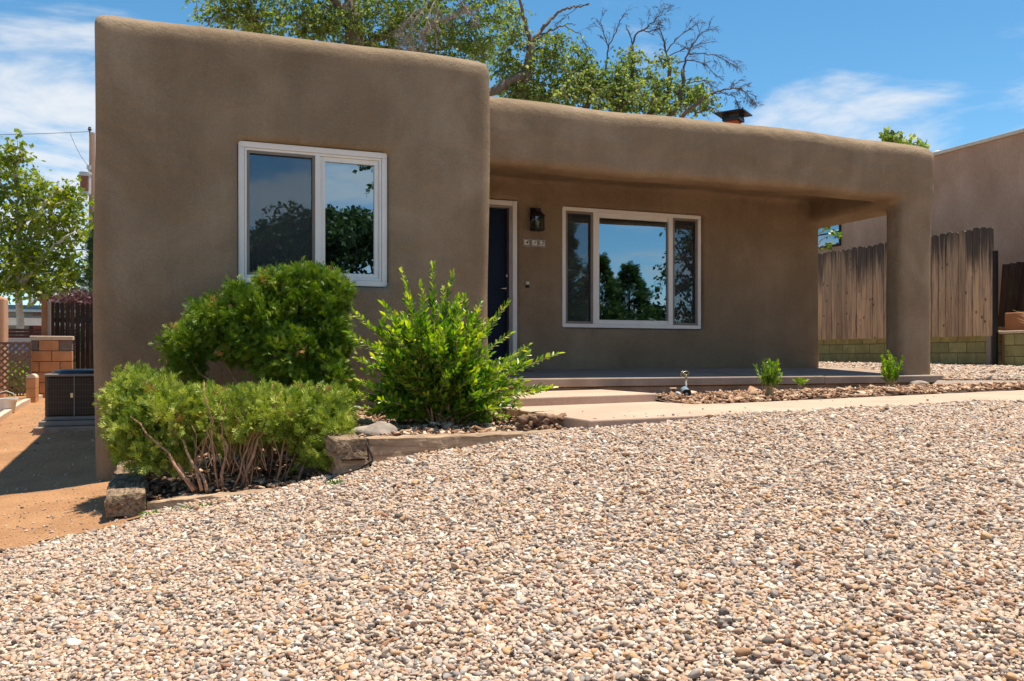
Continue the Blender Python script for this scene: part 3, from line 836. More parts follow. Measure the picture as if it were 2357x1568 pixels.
def walk_z(x, y): return CZ - 0.455 + (x - 2.85) * 0.0145
m = MB(); m.prism([(2.87, 7.60), (4.50, 7.60), (4.50, 8.86), (2.87, 8.86)], CZ - 0.62, lambda x, y: CZ - 0.372 + (x - 2.9) * 0.014)
o = thing(m, 'porch_step', 'concrete_walk', 'low tan concrete step against the porch slab', 'step', bevel=0.012); o['kind'] = 'structure'
pl = [(2.85, 5.78), (4.84, 5.79), (4.84, 6.99), (4.66, 7.02), (4.56, 7.10), (4.53, 7.25), (4.53, 7.66), (2.85, 7.66)]
m = MB(); m.prism(pl, CZ - 0.75, walk_z)
o = thing(m, 'walk_landing', 'concrete_walk', 'wide tan concrete landing below the porch step', 'landing', bevel=0.012); o['kind'] = 'structure'
m = MB(); m.prism([(4.85, 5.79), (9.0, 5.83), (20, 5.95), (20, 7.5), (9.0, 7.28), (4.85, 6.99)], CZ - 0.75, lambda x, y: walk_z(x, y) - 0.003)
o = thing(m, 'walkway', 'concrete_walk', 'tan concrete walkway running right from the landing', 'walkway', bevel=0.010); o['kind'] = 'structure'

# ---- planting beds
def bed_up(x, y): return np.full_like(np.asarray(x, float), CZ - 0.575) + 0.05 * np.clip((y - 5.95) / 2.5, 0, 1) + 0.02 * wob(x * 1.5, y * 1.5)
b = grid_mesh('planting_bed', np.arange(1.24, 2.86, 0.06), np.arange(6.08, 8.56, 0.06), bed_up, 'soil'); tag(b, 'bark mulched bed behind the upper timber', 'bed', kind='structure')
def bed_lo(x, y): return CZ - 0.99 + 0.10 * np.clip(x, 0, 1.0) + 0.03 * (np.asarray(y) - 6.3) + 0.02 * wob(x * 2, y * 2)
def front_lo(x): return 6.55 - (np.asarray(x) + 0.15) * 0.46
b = grid_mesh('planting_bed', np.arange(-0.22, 1.05, 0.05), np.arange(5.9, 8.56, 0.05), bed_lo, 'soil', keep=lambda x, y: y > front_lo(x) + 0.04); tag(b, 'dark soil bed under the low junipers', 'bed', kind='structure')
def bed_r(x, y): return walk_z(np.asarray(x, float), y) - 0.012 + 0.03 * np.sin(np.clip((np.asarray(y) - 7.0) / 1.7, 0, 1) * 3.14) - 0.03 * np.clip((np.asarray(y) - 7.8) / 0.9, 0, 1) + 0.018 * wob(x * 2, y * 2)
b = grid_mesh('planting_bed', np.arange(4.48, 11.6, 0.07), np.arange(6.9, 8.95, 0.07), bed_r, 'soil',
              keep=lambda x, y: (y > 6.99 + 0.07 * (x - 4.85)) & ((x < 9.55) | (y < 8.75 - 0.55 * (x - 9.55)))); tag(b, 'bark mulched bed between the walkway and the porch', 'bed', kind='structure')

CH_V = np.array([(-.5,-.5,-.5),(.5,-.42,-.5),(.42,.5,-.5),(-.46,.44,-.5),(-.44,-.42,.5),(.4,-.5,.42),(.5,.36,.5),(-.36,.5,.38)], float)
CH_F = np.array([(0,3,2,1),(4,5,6,7),(0,1,5,4),(1,2,6,5),(2,3,7,6),(3,0,4,7)])
def mulch(name, label, n, xr, yr, zf, keep):
    x = rng.uniform(*xr, n); y = rng.uniform(*yr, n); k = keep(x, y); x, y = x[k], y[k]; n = len(x)
    L = rng.lognormal(-3.35, 0.45, n); sc = np.stack([L * rng.uniform(.3, .7, n), L, L * rng.uniform(.12, .3, n)], 1)
    ax = rng.normal(size=(n, 3)); ax[:, 2] *= 0.35
    up = rng.normal(size=(n, 3)) * 0.45; up[:, 2] += 1
    R = frames(ax, up)
    pos = np.stack([x, y, zf(x, y) + rng.uniform(0.002, 0.030, n)], 1)
    Vv, Ff = scatter(CH_V, CH_F, pos, R, sc)
    o = np_mesh(name, Vv, Ff, 'mulch_chip', None, np.repeat(np.clip(rng.beta(1.5, 1.5, n), 0, 1), 6))
    tag(o, label, 'mulch', kind='stuff')
mulch('bark_mulch', 'coarse bark mulch around the bright green bush', 4200, (1.24, 2.84), (6.1, 8.5), bed_up, lambda x, y: x < 9)
mulch('bark_mulch', 'coarse bark mulch strip between the walkway and the porch', 13000, (4.55, 11.5), (7.0, 8.86), bed_r,
      lambda x, y: (y > 7.03 + 0.07 * (x - 4.85)) & ((x < 9.55) | (y < 8.7 - 0.55 * (x - 9.55))))
mulch('leaf_litter', 'dry leaf and bark litter under the junipers', 1500, (-0.2, 1.0), (6.0, 8.4), bed_lo, lambda x, y: y > front_lo(x) + 0.06)

# ---- landscape timbers
def timber(a, b, w, h, label, name='landscape_timber', mat='timber', sag=0.006):
    """squared old rail tie between a and b (top centre line)"""
    a, b = Vector(a), Vector(b); n = 14
    d = (b - a).normalized(); s = Vector((-d.y, d.x, 0))
    t = empty(name, ((a.x + b.x) / 2, (a.y + b.y) / 2, min(a.z, b.z) - h), label, 'timber', 'landscape timbers edging the beds')
    mb = MB(); prof = [(-.5, 0.04), (-.44, 0), (.44, 0), (.5, 0.04), (.5, .94), (.45, 1), (-.45, 1), (-.5, .94)]
    base = 0
    for i in range(n + 1):
        p = a.lerp(b, i / n)
        for (u, v) in prof:
            j = Vector((random.uniform(-1, 1), random.uniform(-1, 1), random.uniform(-1, 1))) * sag
            mb.v.append(tuple(p + s * (u * w) + Vector((0, 0, -v * h)) + j))
    k = len(prof)
    for i in range(n):
        for q in range(k):
            mb.f.append((i*k + q, i*k + (q+1) % k, (i+1)*k + (q+1) % k, (i+1)*k + q))
    mb.f.append(tuple(reversed(range(k)))); mb.f.append(tuple(n*k + q for q in range(k)))
    mb.f = [tuple(reversed(f)) for f in mb.f]
    ob = mb.build('beam', mat, t)
    sb = ob.modifiers.new('sub', 'SUBSURF'); sb.subdivision_type = 'SIMPLE'; sb.levels = 3; sb.render_levels = 3
    tx_ = bpy.data.textures.get('timber_rough') or bpy.data.textures.new('timber_rough', 'CLOUDS'); tx_.noise_scale = 0.09; tx_.noise_depth = 4
    dp = ob.modifiers.new('rough', 'DISPLACE'); dp.texture = tx_; dp.texture_coords = 'GLOBAL'; dp.strength = sag*4.2; dp.mid_level = 0.5
    return t
timber((-0.295, 6.48, CZ - 0.915), (-0.33, 8.44, CZ - 0.905), 0.25, 0.17, 'weathered squared timber with a charred split end, at the far left corner of the bed', mat='timber_end', sag=0.012)
timber((-0.285, 6.54, CZ - 1.088), (-0.32, 8.40, CZ - 1.08), 0.22, 0.16, 'half buried timber under the charred left corner timber')
timber((-0.14, 6.58, CZ - 0.99), (1.02, 6.03, CZ - 0.86), 0.16, 0.15, 'low timber sunk in the gravel in front of the junipers')
timber((1.115, 5.83, CZ - 0.54), (1.13, 8.42, CZ - 0.535), 0.215, 0.135, 'thick timber end topping the stack between the junipers and the upper bed', mat='timber_end', sag=0.010)
timber((1.145, 5.865, CZ - 0.692), (1.15, 8.40, CZ - 0.69), 0.185, 0.14, 'second timber of the stack, below the thick split one')
timber((1.11, 5.90, CZ - 0.838), (1.12, 8.40, CZ - 0.84), 0.20, 0.15, 'lowest timber of the stack, sunk in the gravel')
timber((1.242, 5.985, CZ - 0.548), (2.84, 5.965, CZ - 0.540), 0.16, 0.175, 'long straight timber in front of the bright green bush')

# ---- rocks, clods
def rock_mesh(c, sx, sy, sz, seed, sub=3, amp=0.22):
    bm = bmesh.new(); bmesh.ops.create_icosphere(bm, subdivisions=sub, radius=1)
    r = random.Random(seed); ph = [r.uniform(0, 6) for _ in range(9)]
    for v in bm.verts:
        p = v.co; k = 1 + amp * (math.sin(p.x*2.3+ph[0])*math.sin(p.y*2.9+ph[1]) + .6*math.sin(p.z*4.1+ph[2]+p.x*2) + .35*math.sin(p.x*7+ph[3])*math.cos(p.y*6+ph[4]))
        v.co = Vector((p.x*sx*k, p.y*sy*k, p.z*sz*k)) + Vector(c)
    mb = MB(); mb.v = [tuple(v.co) for v in bm.verts]; mb.f = [tuple(v.index for v in f.verts) for f in bm.faces]; bm.free(); return mb
p = at_Y(868, 992, 6.3); thing(rock_mesh((p.x, p.y, CZ - 0.55), 0.17, 0.13, 0.085, 3), 'rock', 'rock', 'flat grey brown rock behind the timber left of the bright bush', 'rock', smooth=True)
p = at_Y(845, 972, 7.0); thing(rock_mesh((p.x, p.y, CZ - 0.53), 0.085, 0.07, 0.05, 9), 'rock', 'rock', 'small rock by the wall behind the flat grey brown rock', 'rock', smooth=True)
p = at_Y(2112, 892, 8.62); thing(rock_mesh((p.x, p.y, CZ - 0.35), 0.16, 0.08, 0.055, 5), 'rock', 'rock', 'low tan rock against the porch slab below the column', 'rock', smooth=True)
p = at_Y(705, 1070, 6.8); thing(rock_mesh((p.x, p.y, CZ - 0.83), 0.09, 0.06, 0.07, 6), 'rock', 'rock', 'pale grey stone in the shade under the juniper', 'rock', smooth=True)
mb = MB()
for i in range(34):
    q = rock_mesh((random.gauss(2.66, 0.085), random.gauss(6.30, 0.08), CZ - 0.53 + random.uniform(0, .07)), random.uniform(.02, .05), random.uniform(.02, .05), random.uniform(.015, .04), 50 + i, 2, 0.4)
    mb.add(q.v, q.f)
o = thing(mb, 'dirt_clods', 'mulch_soil' if 'mulch_soil' in MATS else 'rust', 'heap of dry brown clods beside the landing corner', 'clods', smooth=True); o['kind'] = 'stuff'
o.data.materials.clear(); o.data.materials.append(surface('clod', (0.17, 0.095, 0.06), (0.36, 0.22, 0.14), 20, 0.95, 0.6, 60))

# ------------------------------------------------------------------ gravel
def in_any_hole(x, y):
    h = (y > dirt_edge(x) - 0.03 - 0.12 * rng.random(len(x)) ** 2) & (x < -0.2)             # dirt
    h |= (x > -0.45) & (x < 1.1) & (y > front_lo(x) - 0.06)                                   # lower bed
    h |= (x > 0.98) & (x < 1.26) & (y > 5.82)
    h |= (x > 1.2) & (x < 2.87) & (y > 5.90)
    h |= (x > 2.84) & (x < 4.85) & (y > 5.775)
    h |= (x >= 4.85) & (y > 5.79 + 0.01 * (x - 4.85)) & (y < 7.02 + 0.07 * (x - 4.85))
    h |= (x >= 4.4) & (x < 9.55) & (y > 6.9)
    h |= (x >= 9.5) & (x < 11.4) & (y > 7.0) & (y < 8.72 - 0.55 * (x - 9.55))
    h |= (x > 2.8) & (x < 9.56) & (y > 5.8 + 1.2)
    h |= (x > 13.5)
    return h
def pebble_cloud(sp, xr, yr, vis, zoff, mean, jit=0.5):
    xs = np.arange(*xr, sp); ys = np.arange(*yr, sp)
    X, Y = np.meshgrid(xs, ys, indexing='ij'); X = X.ravel(); Y = Y.ravel()
    k = vis(X, Y); X, Y = X[k], Y[k]
    X = X + rng.uniform(-jit, jit, len(X)) * sp; Y = Y + rng.uniform(-jit, jit, len(X)) * sp
    k = ~in_any_hole(X, Y); X, Y = X[k], Y[k]
    n = len(X)
    D = mean * rng.lognormal(0, 0.30, n); D = np.clip(D, mean * 0.5, mean * 2.3)
    D = np.where(rng.random(n) < 0.012, D * 1.6, D)
    sc = np.stack([D * rng.uniform(.8, 1.25, n), D * rng.uniform(.65, .95, n), D * rng.uniform(.42, .72, n)], 1) * 0.5
    Z = ground(X, Y) + zoff + rng.uniform(0, 0.35, n) * D + 0.012 * wob(X * 1.6, Y * 1.9)
    rot = np.stack([rng.normal(0, .38, n), rng.normal(0, .38, n), rng.uniform(0, 6.283, n)], 1)
    return np.stack([X, Y, Z], 1), sc, rot
def frustum(x, y, m=0.7):
    t = SN * x + CS * y; l = CS * x - SN * y
    return (np.abs(l) < 0.60 * t + m) & (t > 1.1)
def dirt_stones(n):
    X = rng.uniform(-3.2, -0.3, n); Y = rng.uniform(5.6, 16, n); k = (Y > dirt_edge(X) - .05); X, Y = X[k], Y[k]; n = len(X)
    k = rng.random(n) < np.clip(1.5*np.exp(-(Y - dirt_edge(X))*1.6) + .25, 0, 1); X, Y = X[k], Y[k]; n = len(X)
    D = .011*rng.lognormal(0, .5, n); sc = np.stack([D, D*.8, D*.6], 1)*.5
    return np.stack([X, Y, ground(X, Y) + .016 + 0.006*wob(X*3, Y*3)], 1), sc, np.stack([rng.normal(0, .3, n), rng.normal(0, .3, n), rng.uniform(0, 6.28, n)], 1)
def walk_stones(n):
    X = rng.uniform(2.9, 9.5, n); Y = np.where(rng.random(n) < .7, 5.82 + np.abs(rng.normal(0, .10, n)), rng.uniform(5.85, 6.95, n))
    D = .013*rng.lognormal(0, .35, n); sc = np.stack([D, D*.8, D*.6], 1)*.5
    return np.stack([X, Y, walk_z(X, Y) + D*.28], 1), sc, np.stack([rng.normal(0, .2, n), rng.normal(0, .2, n), rng.uniform(0, 6.28, n)], 1)
clouds = [dirt_stones(9000), walk_stones(130),
          pebble_cloud(0.0122, (-3.6, 9.5), (0.6, 6.6), lambda x, y: frustum(x, y, 1.25), 0.008, 0.0170),
          pebble_cloud(0.021, (-3.6, 9.5), (0.6, 6.6), lambda x, y: frustum(x, y, 1.25), 0.014, 0.0205),
          pebble_cloud(0.026, (7.0, 13.6), (6.8, 17.5), lambda x, y: frustum(x, y, 1.0) & (x > 9.0), 0.012, 0.030)]
P = np.concatenate([c[0] for c in clouds]); SC = np.concatenate([c[1] for c in clouds]); RT = np.concatenate([c[2] for c in clouds])
me = bpy.data.meshes.new('gravel')
me.vertices.add(len(P)); me.vertices.foreach_set('co', P.astype(np.float32).ravel())
for nm, arr in (('scl', SC), ('rot', RT)):
    a = me.attributes.new(nm, 'FLOAT_VECTOR', 'POINT'); a.data.foreach_set('vector', arr.astype(np.float32).ravel())
a = me.attributes.new('tone', 'FLOAT', 'POINT'); a.data.foreach_set('value', rng.random(len(P)).astype(np.float32))
a = me.attributes.new('pick', 'INT', 'POINT'); a.data.foreach_set('value', rng.integers(0, 5, len(P)).astype(np.int32))
me.update()
gravel = link('gravel', me)
tag(gravel, 'rounded pink, tan and grey pebbles of the gravel yard', 'gravel', kind='stuff')
def pebble_nodes():
    ng = bpy.data.node_groups.new('pebbles', 'GeometryNodeTree')
    ng.interface.new_socket('Geometry', in_out='INPUT', socket_type='NodeSocketGeometry')
    ng.interface.new_socket('Geometry', in_out='OUTPUT', socket_type='NodeSocketGeometry')
    N = ng.nodes; L = ng.links
    gi = N.new('NodeGroupInput'); go = N.new('NodeGroupOutput')
    join = N.new('GeometryNodeJoinGeometry')
    for i in range(5):
        ico = N.new('GeometryNodeMeshIcoSphere'); ico.inputs['Radius'].default_value = 1.0; ico.inputs['Subdivisions'].default_value = 2
        sp = N.new('GeometryNodeSetPosition')
        no = N.new('ShaderNodeTexNoise'); no.noise_dimensions = '4D'
        no.inputs['W'].default_value = 3.3 * i + 1; no.inputs['Scale'].default_value = 0.75; no.inputs['Detail'].default_value = 1.5
        pos = N.new('GeometryNodeInputPosition')
        L.new(pos.outputs[0], no.inputs['Vector'])
        sub = N.new('ShaderNodeVectorMath'); sub.operation = 'SUBTRACT'; sub.inputs[1].default_value = (0.5, 0.5, 0.5)
        L.new(no.outputs['Color'], sub.inputs[0])
        sc = N.new('ShaderNodeVectorMath'); sc.operation = 'SCALE'; sc.inputs[3].default_value = 1.8
        L.new(sub.outputs[0], sc.inputs[0])
        L.new(ico.outputs['Mesh'], sp.inputs['Geometry']); L.new(sc.outputs[0], sp.inputs['Offset'])
        sm = N.new('GeometryNodeSetShadeSmooth'); L.new(sp.outputs[0], sm.inputs['Geometry'])
        mt = N.new('GeometryNodeSetMaterial'); mt.inputs['Material'].default_value = MATS['pebble']
        L.new(sm.outputs[0], mt.inputs['Geometry'])
        gti = N.new('GeometryNodeGeometryToInstance'); L.new(mt.outputs[0], gti.inputs[0])
        L.new(gti.outputs[0], join.inputs[0])
    iop = N.new('GeometryNodeInstanceOnPoints')
    iop.inputs['Pick Instance'].default_value = True
    L.new(gi.outputs[0], iop.inputs['Points']); L.new(join.outputs[0], iop.inputs['Instance'])
    def named(nm, t):
        a = N.new('GeometryNodeInputNamedAttribute'); a.data_type = t; a.inputs['Name'].default_value = nm; return a.outputs['Attribute']
    L.new(named('pick', 'INT'), iop.inputs['Instance Index'])
    e2r = N.new('FunctionNodeEulerToRotation'); L.new(named('rot', 'FLOAT_VECTOR'), e2r.inputs[0]); L.new(e2r.outputs[0], iop.inputs['Rotation'])
    L.new(named('scl', 'FLOAT_VECTOR'), iop.inputs['Scale'])
    L.new(iop.outputs[0], go.inputs[0])
    return ng
md = gravel.modifiers.new('pebbles', 'NODES'); md.node_group = pebble_nodes()
print('pebbles', len(P))

# ------------------------------------------------------------------ plants
SPRAY = []
def _spray():
    v = []; f = []
    def blade(o, ang, ln, w, zz):
        d = np.array([math.sin(ang), math.cos(ang), zz]); s = np.array([math.cos(ang), -math.sin(ang), 0]) * w
        b = len(v); o = np.array(o)
        v.extend([o, o + d * ln * 0.45 + s, o + d * ln, o + d * ln * 0.45 - s]); f.append((b, b+1, b+2, b+3))
    blade((0, 0, 0), 0, 1.0, 0.038, 0.0)
    r = random.Random(4)
    for i, h in enumerate((0.12, 0.22, 0.33, 0.45, 0.55, 0.66, 0.76)):
        sgn = 1 if i % 2 else -1
        blade((0, h, 0), sgn * r.uniform(0.5, 0.85), 0.50 * (1.15 - h * .6), 0.040, r.uniform(-.25, .35))
        blade((0, h + .04, 0), -sgn * r.uniform(0.4, 0.8), 0.40 * (1.15 - h * .6), 0.038, r.uniform(-.25, .35))
    return np.array(v), np.array(f)
SPRAY_V, SPRAY_F = _spray()
def _sprig():
    v = []; f = []; r = random.Random(8)
    for h, ang, ln in ((0, 0, 1.0), (.15, .7, .62), (.22, -.75, .60), (.42, .6, .52), (.5, -.62, .48), (.62, .2, .45)):
        z = r.uniform(-.4, .4); d = np.array([math.sin(ang), math.cos(ang), z]); s_ = np.array([math.cos(ang), -math.sin(ang), 0])*.066; o = np.array([0, h, 0]); b = len(v)
        v.extend([o, o + d*ln*.5 + s_, o + d*ln, o + d*ln*.5 - s_]); f.append((b, b+1, b+2, b+3))
    return np.array(v), np.array(f)
SPRIG_V, SPRIG_F = _sprig()
def blob_points(blobs, n, rlo=0.62, flat=None):
    """points through the outer shell of a union of ellipsoids, with outward directions"""
    B = np.array(blobs, float); ar = (B[:, 3] * B[:, 4] + B[:, 4] * B[:, 5] + B[:, 3] * B[:, 5]); ar /= ar.sum()
    k = rng.choice(len(B), n, p=ar)
    d = rng.normal(size=(n, 3)); d /= np.linalg.norm(d, axis=1, keepdims=True)
    r = rlo + (1.06 - rlo) * rng.random(n) ** 0.55
    r *= 1 + 0.13 * np.sin(d[:, 0] * 7 + k) * np.sin(d[:, 2] * 6 + k * 2) + 0.09 * np.sin(d[:, 1] * 13 + k) * np.sin(d[:, 0] * 15)
    p = B[k, :3] + d * B[k, 3:6] * r[:, None]
    nor = d / B[k, 3:6]; nor /= np.linalg.norm(nor, axis=1, keepdims=True)
    deep = np.zeros(n, bool)
    for i in range(len(B)):
        q = (((p - B[i, :3]) / B[i, 3:6]) ** 2).sum(1)
        deep |= (q < 0.33) & (k != i)
    return p[~deep], nor[~deep]
def juniper(name, label, blobs, base, n, mat, stems, size=(0.055, 0.10), zmin=None, bare=None):
    t = empty(name, base, label, 'juniper', 'junipers against the bay wall')
    p, nor = blob_points(blobs, n)
    if zmin is not None:
        k = p[:, 2] > zmin(p[:, 0], p[:, 1]); p, nor = p[k], nor[k]
    if bare is not None:
        k = bare(p) < rng.random(len(p)); p, nor = p[k], nor[k]
    k = p[:, 1] < YA - 0.03; p, nor = p[k], nor[k]
    q8 = 13; m0 = len(p); lead = nor * 0.9 + rng.normal(size=(m0, 3)) * 0.35 + np.array([0, -0.05, 0.5]); lead /= np.linalg.norm(lead, axis=1, keepdims=True)
    kk = np.repeat(np.arange(m0), q8); m = len(kk)
    p = p[kk] + rng.normal(size=(m, 3)) * 0.017 + lead[kk] * rng.uniform(-.05, .055, m)[:, None]
    k = p[:, 1] < YA - 0.03; p = p[k]; kk = kk[k]; m = len(kk); tuft = rng.random(m0)[kk]
    ax = lead[kk] + rng.normal(size=(m, 3)) * 0.42
    R = frames(ax)
    V_, F_ = scatter(SPRIG_V, SPRIG_F, p, R, rng.uniform(*size, m))
    q = len(SPRIG_F)
    clump = 0.5 + 0.5 * np.sin(p[:, 0] * 9 + 3 * np.sin(p[:, 2] * 7)) * np.sin(p[:, 2] * 11 + p[:, 1] * 5)
    tone = np.clip(0.30 * rng.random(m) + 0.45 * tuft + 0.22 * clump, 0, 0.95)
    tone = np.where((tuft > 0.975) & (rng.random(m) < .7), 1.0, tone)
    o = np_mesh('foliage', V_, F_, mat, t, np.repeat(tone, q)); o['kind'] = 'stuff'
    for s in stems:
        mb = MB(); mb.tube(s[0], s[1], 6); mb.build('branch', 'juniper_wood', t, smooth=True)
    return t
def stemline(a, b, n=7, wig=0.03, r0=0.02, r1=0.006):
    a, b = Vector(a), Vector(b); pts = []
    for i in range(n):
        f = i / (n - 1); p = a.lerp(b, f)
        if 0 < i < n - 1: p += Vector((random.uniform(-1, 1), random.uniform(-1, 1), random.uniform(-.5, .5))) * wig
        p.z += 0.06 * math.sin(f * math.pi) * (b - a).length
        pts.append(p)
    return pts, [r0 + (r1 - r0) * i / (n - 1) for i in range(n)]
# lower clipped juniper: a low hedge, left lobe raised
def pb(x, y, Y, rx, ry, rz):
    c = at_Y(x, y, Y); return (c.x, c.y, c.z, rx, ry, rz)
jl = [pb(335, 915, 7.25, .25, .30, .20), pb(322, 975, 7.1, .20, .28, .16), pb(420, 950, 7.0, .28, .34, .20), pb(540, 955, 6.9, .30, .36, .20), pb(660, 955, 6.8, .30, .38, .21),
      pb(742, 955, 6.75, .18, .33, .21), pb(385, 1020, 7.0, .22, .26, .11), pb(720, 1015, 6.75, .24, .30, .11), pb(560, 1000, 6.95, .38, .30, .13), pb(312, 880, 7.4, .16, .18, .10),
      pb(275, 925, 7.25, .11, .15, .10), pb(285, 1010, 7.2, .09, .14, .06), pb(480, 915, 6.95, .12, .2, .07), pb(600, 915, 6.85, .13, .2, .07), pb(700, 915, 6.8, .13, .2, .08), pb(780, 925, 6.8, .07, .2, .10), pb(768, 985, 6.45, .14, .22, .16), pb(740, 1030, 6.4, .16, .2, .09), pb(300, 1035, 7.1, .12, .16, .07), pb(350, 1050, 6.9, .14, .16, .06), pb(420, 1050, 6.9, .10, .14, .06), pb(690, 1050, 6.6, .14, .16, .07)]
jl = [(a, b, c - .02, max(d - .035, .05), e, max(f - .035, .05)) for a, b, c, d, e, f in jl]
base = (0.45, 6.75, CZ - 0.95)
def bare_front(p):
    """the front of the hedge is bare wood around its middle stems"""
    x, z = p[:, 0], p[:, 2] - CZ
    lim = -0.56 - 0.10 * np.abs(x - 0.45)
    return np.where((z < lim) & (p[:, 1] < 6.95) & (x > 0.10) & (x < 0.92), 0.93, np.where(z < lim - 0.22, 0.5, 0.0))
stems = []
for tx, ty, br in [(470, 880, 0), (560, 890, 0), (628, 885, 0), (690, 900, 0), (610, 940, 0), (520, 930, 0), (430, 940, 1), (380, 960, 1), (720, 950, 1), (760, 965, 1), (650, 900, 0), (580, 960, 0), (505, 965, 1), (330, 1000, 1), (300, 960, 1)]:
    y0 = random.uniform(6.5, 6.62); b0 = at_Y(tx*.45 + 300 + random.uniform(-45, 45), 1092, y0); b0.z = CZ - 0.93
    tip = at_Y(tx, ty, random.uniform(6.55, 6.75) if not br else random.uniform(6.7, 7.1))
    stems.append(stemline(b0, tip, 8, 0.022, random.uniform(.007, .014), .004))
for i in range(40):
    y0 = random.uniform(6.45, 6.7); bxx = random.uniform(430, 650); b0 = at_Y(bxx, 1090, y0); b0.z = CZ - random.uniform(.75, .93)
    tip = at_Y(bxx + random.uniform(-70, 80), random.uniform(900, 1000), random.uniform(6.5, 6.8))
    stems.append(stemline(b0, tip, 6, 0.02, random.uniform(.002, .005), .0015))
juniper('juniper', 'low clipped juniper hedge with bare reddish stems at its front', jl, base, 2750, 'juniper_leaf_olive', stems, (0.036, 0.075), None, bare_front)
# tall juniper with a rounded top, hollow below left
ju = [pb(690, 690, 7.8, .33, .34, .25), pb(600, 725, 7.75, .31, .34, .25), pb(505, 745, 7.8, .24, .30, .22), pb(440, 790, 7.8, .17, .25, .16), pb(745, 760, 7.7, .22, .36, .36), pb(560, 790, 7.75, .30, .32, .19),
      pb(660, 810, 7.65, .34, .36, .26), pb(755, 880, 7.6, .17, .34, .32), pb(425, 840, 7.85, .13, .2, .13), pb(690, 880, 7.65, .26, .32, .24), pb(775, 680, 7.7, .10, .28, .16), pb(640, 648, 7.75, .15, .22, .09), pb(735, 645, 7.75, .17, .25, .09), pb(455, 880, 7.85, .09, .12, .06),
      pb(540, 675, 7.8, .10, .2, .09), pb(460, 722, 7.8, .09, .2, .07), pb(395, 800, 7.8, .06, .12, .06), pb(785, 790, 7.65, .08, .25, .14), pb(790, 900, 7.6, .08, .25, .14), pb(610, 655, 7.75, .08, .18, .06), pb(690, 635, 7.75, .10, .2, .06)]
ju = [(a, b, c, max(d - .045, .05), e * .9, max(f - .045, .05)) for a, b, c, d, e, f in ju]
stems = []
for tx, ty in [(560, 760), (640, 720), (720, 740), (480, 790), (690, 830), (440, 830), (600, 860)]:
    b0 = at_Y(random.uniform(620, 700), 1000, 7.65); b0.z = CZ - 0.9
    stems.append(stemline(b0, at_Y(tx, ty, 7.75), 8, 0.03, .022, .006))
juniper('juniper', 'tall dark green juniper with a rounded top below the bay window', ju, (0.75, 7.65, CZ - 0.9), 3000, 'juniper_leaf', stems, (0.036, 0.078))

def leaf_shoots(shoots, spacing, size, droop=0.0):
    """opposite leaves along polylines -> pos, axis, scale"""
    pos, ax, sc, fr = [], [], [], []
    for pts, start in shoots:
        pts = [Vector(p) for p in pts]; L = sum((pts[i+1] - pts[i]).length for i in range(len(pts)-1)); acc = 0.0; nxt = start * L; k = random.randint(0, 1)
        for i in range(len(pts) - 1):
            a, b = pts[i], pts[i+1]; l = (b - a).length
            if l < 1e-6: continue
            d = (b - a) / l
            while nxt <= acc + l:
                p = a + d * (nxt - acc)
                o = d.orthogonal().normalized(); o2 = d.cross(o)
                th = k * math.pi / 2 + random.uniform(-.5, .5)
                for s in (0, math.pi):
                    side = o * math.cos(th + s) + o2 * math.sin(th + s)
                    v = d * random.uniform(.55, .95) + side * random.uniform(.6, 1.0) + Vector((0, 0, .25 - droop))
                    pos.append(p); ax.append(v); f = nxt / L
                    sc.append(random.uniform(*size) * (0.65 + 0.5 * math.sin(math.pi * min(1, .15 + .8 * f)))); fr.append(f)
                k += 1; nxt += spacing * random.uniform(.7, 1.3)
            acc += l
        for _ in range(2):
            pos.append(pts[-1]); ax.append((pts[-1] - pts[-2]).normalized() + Vector((random.uniform(-.4, .4), random.uniform(-.4, .4), random.uniform(-.2, .4)))); sc.append(random.uniform(*size)); fr.append(1.0)
    return np.array(pos), np.array(ax), np.array(sc), np.array(fr)
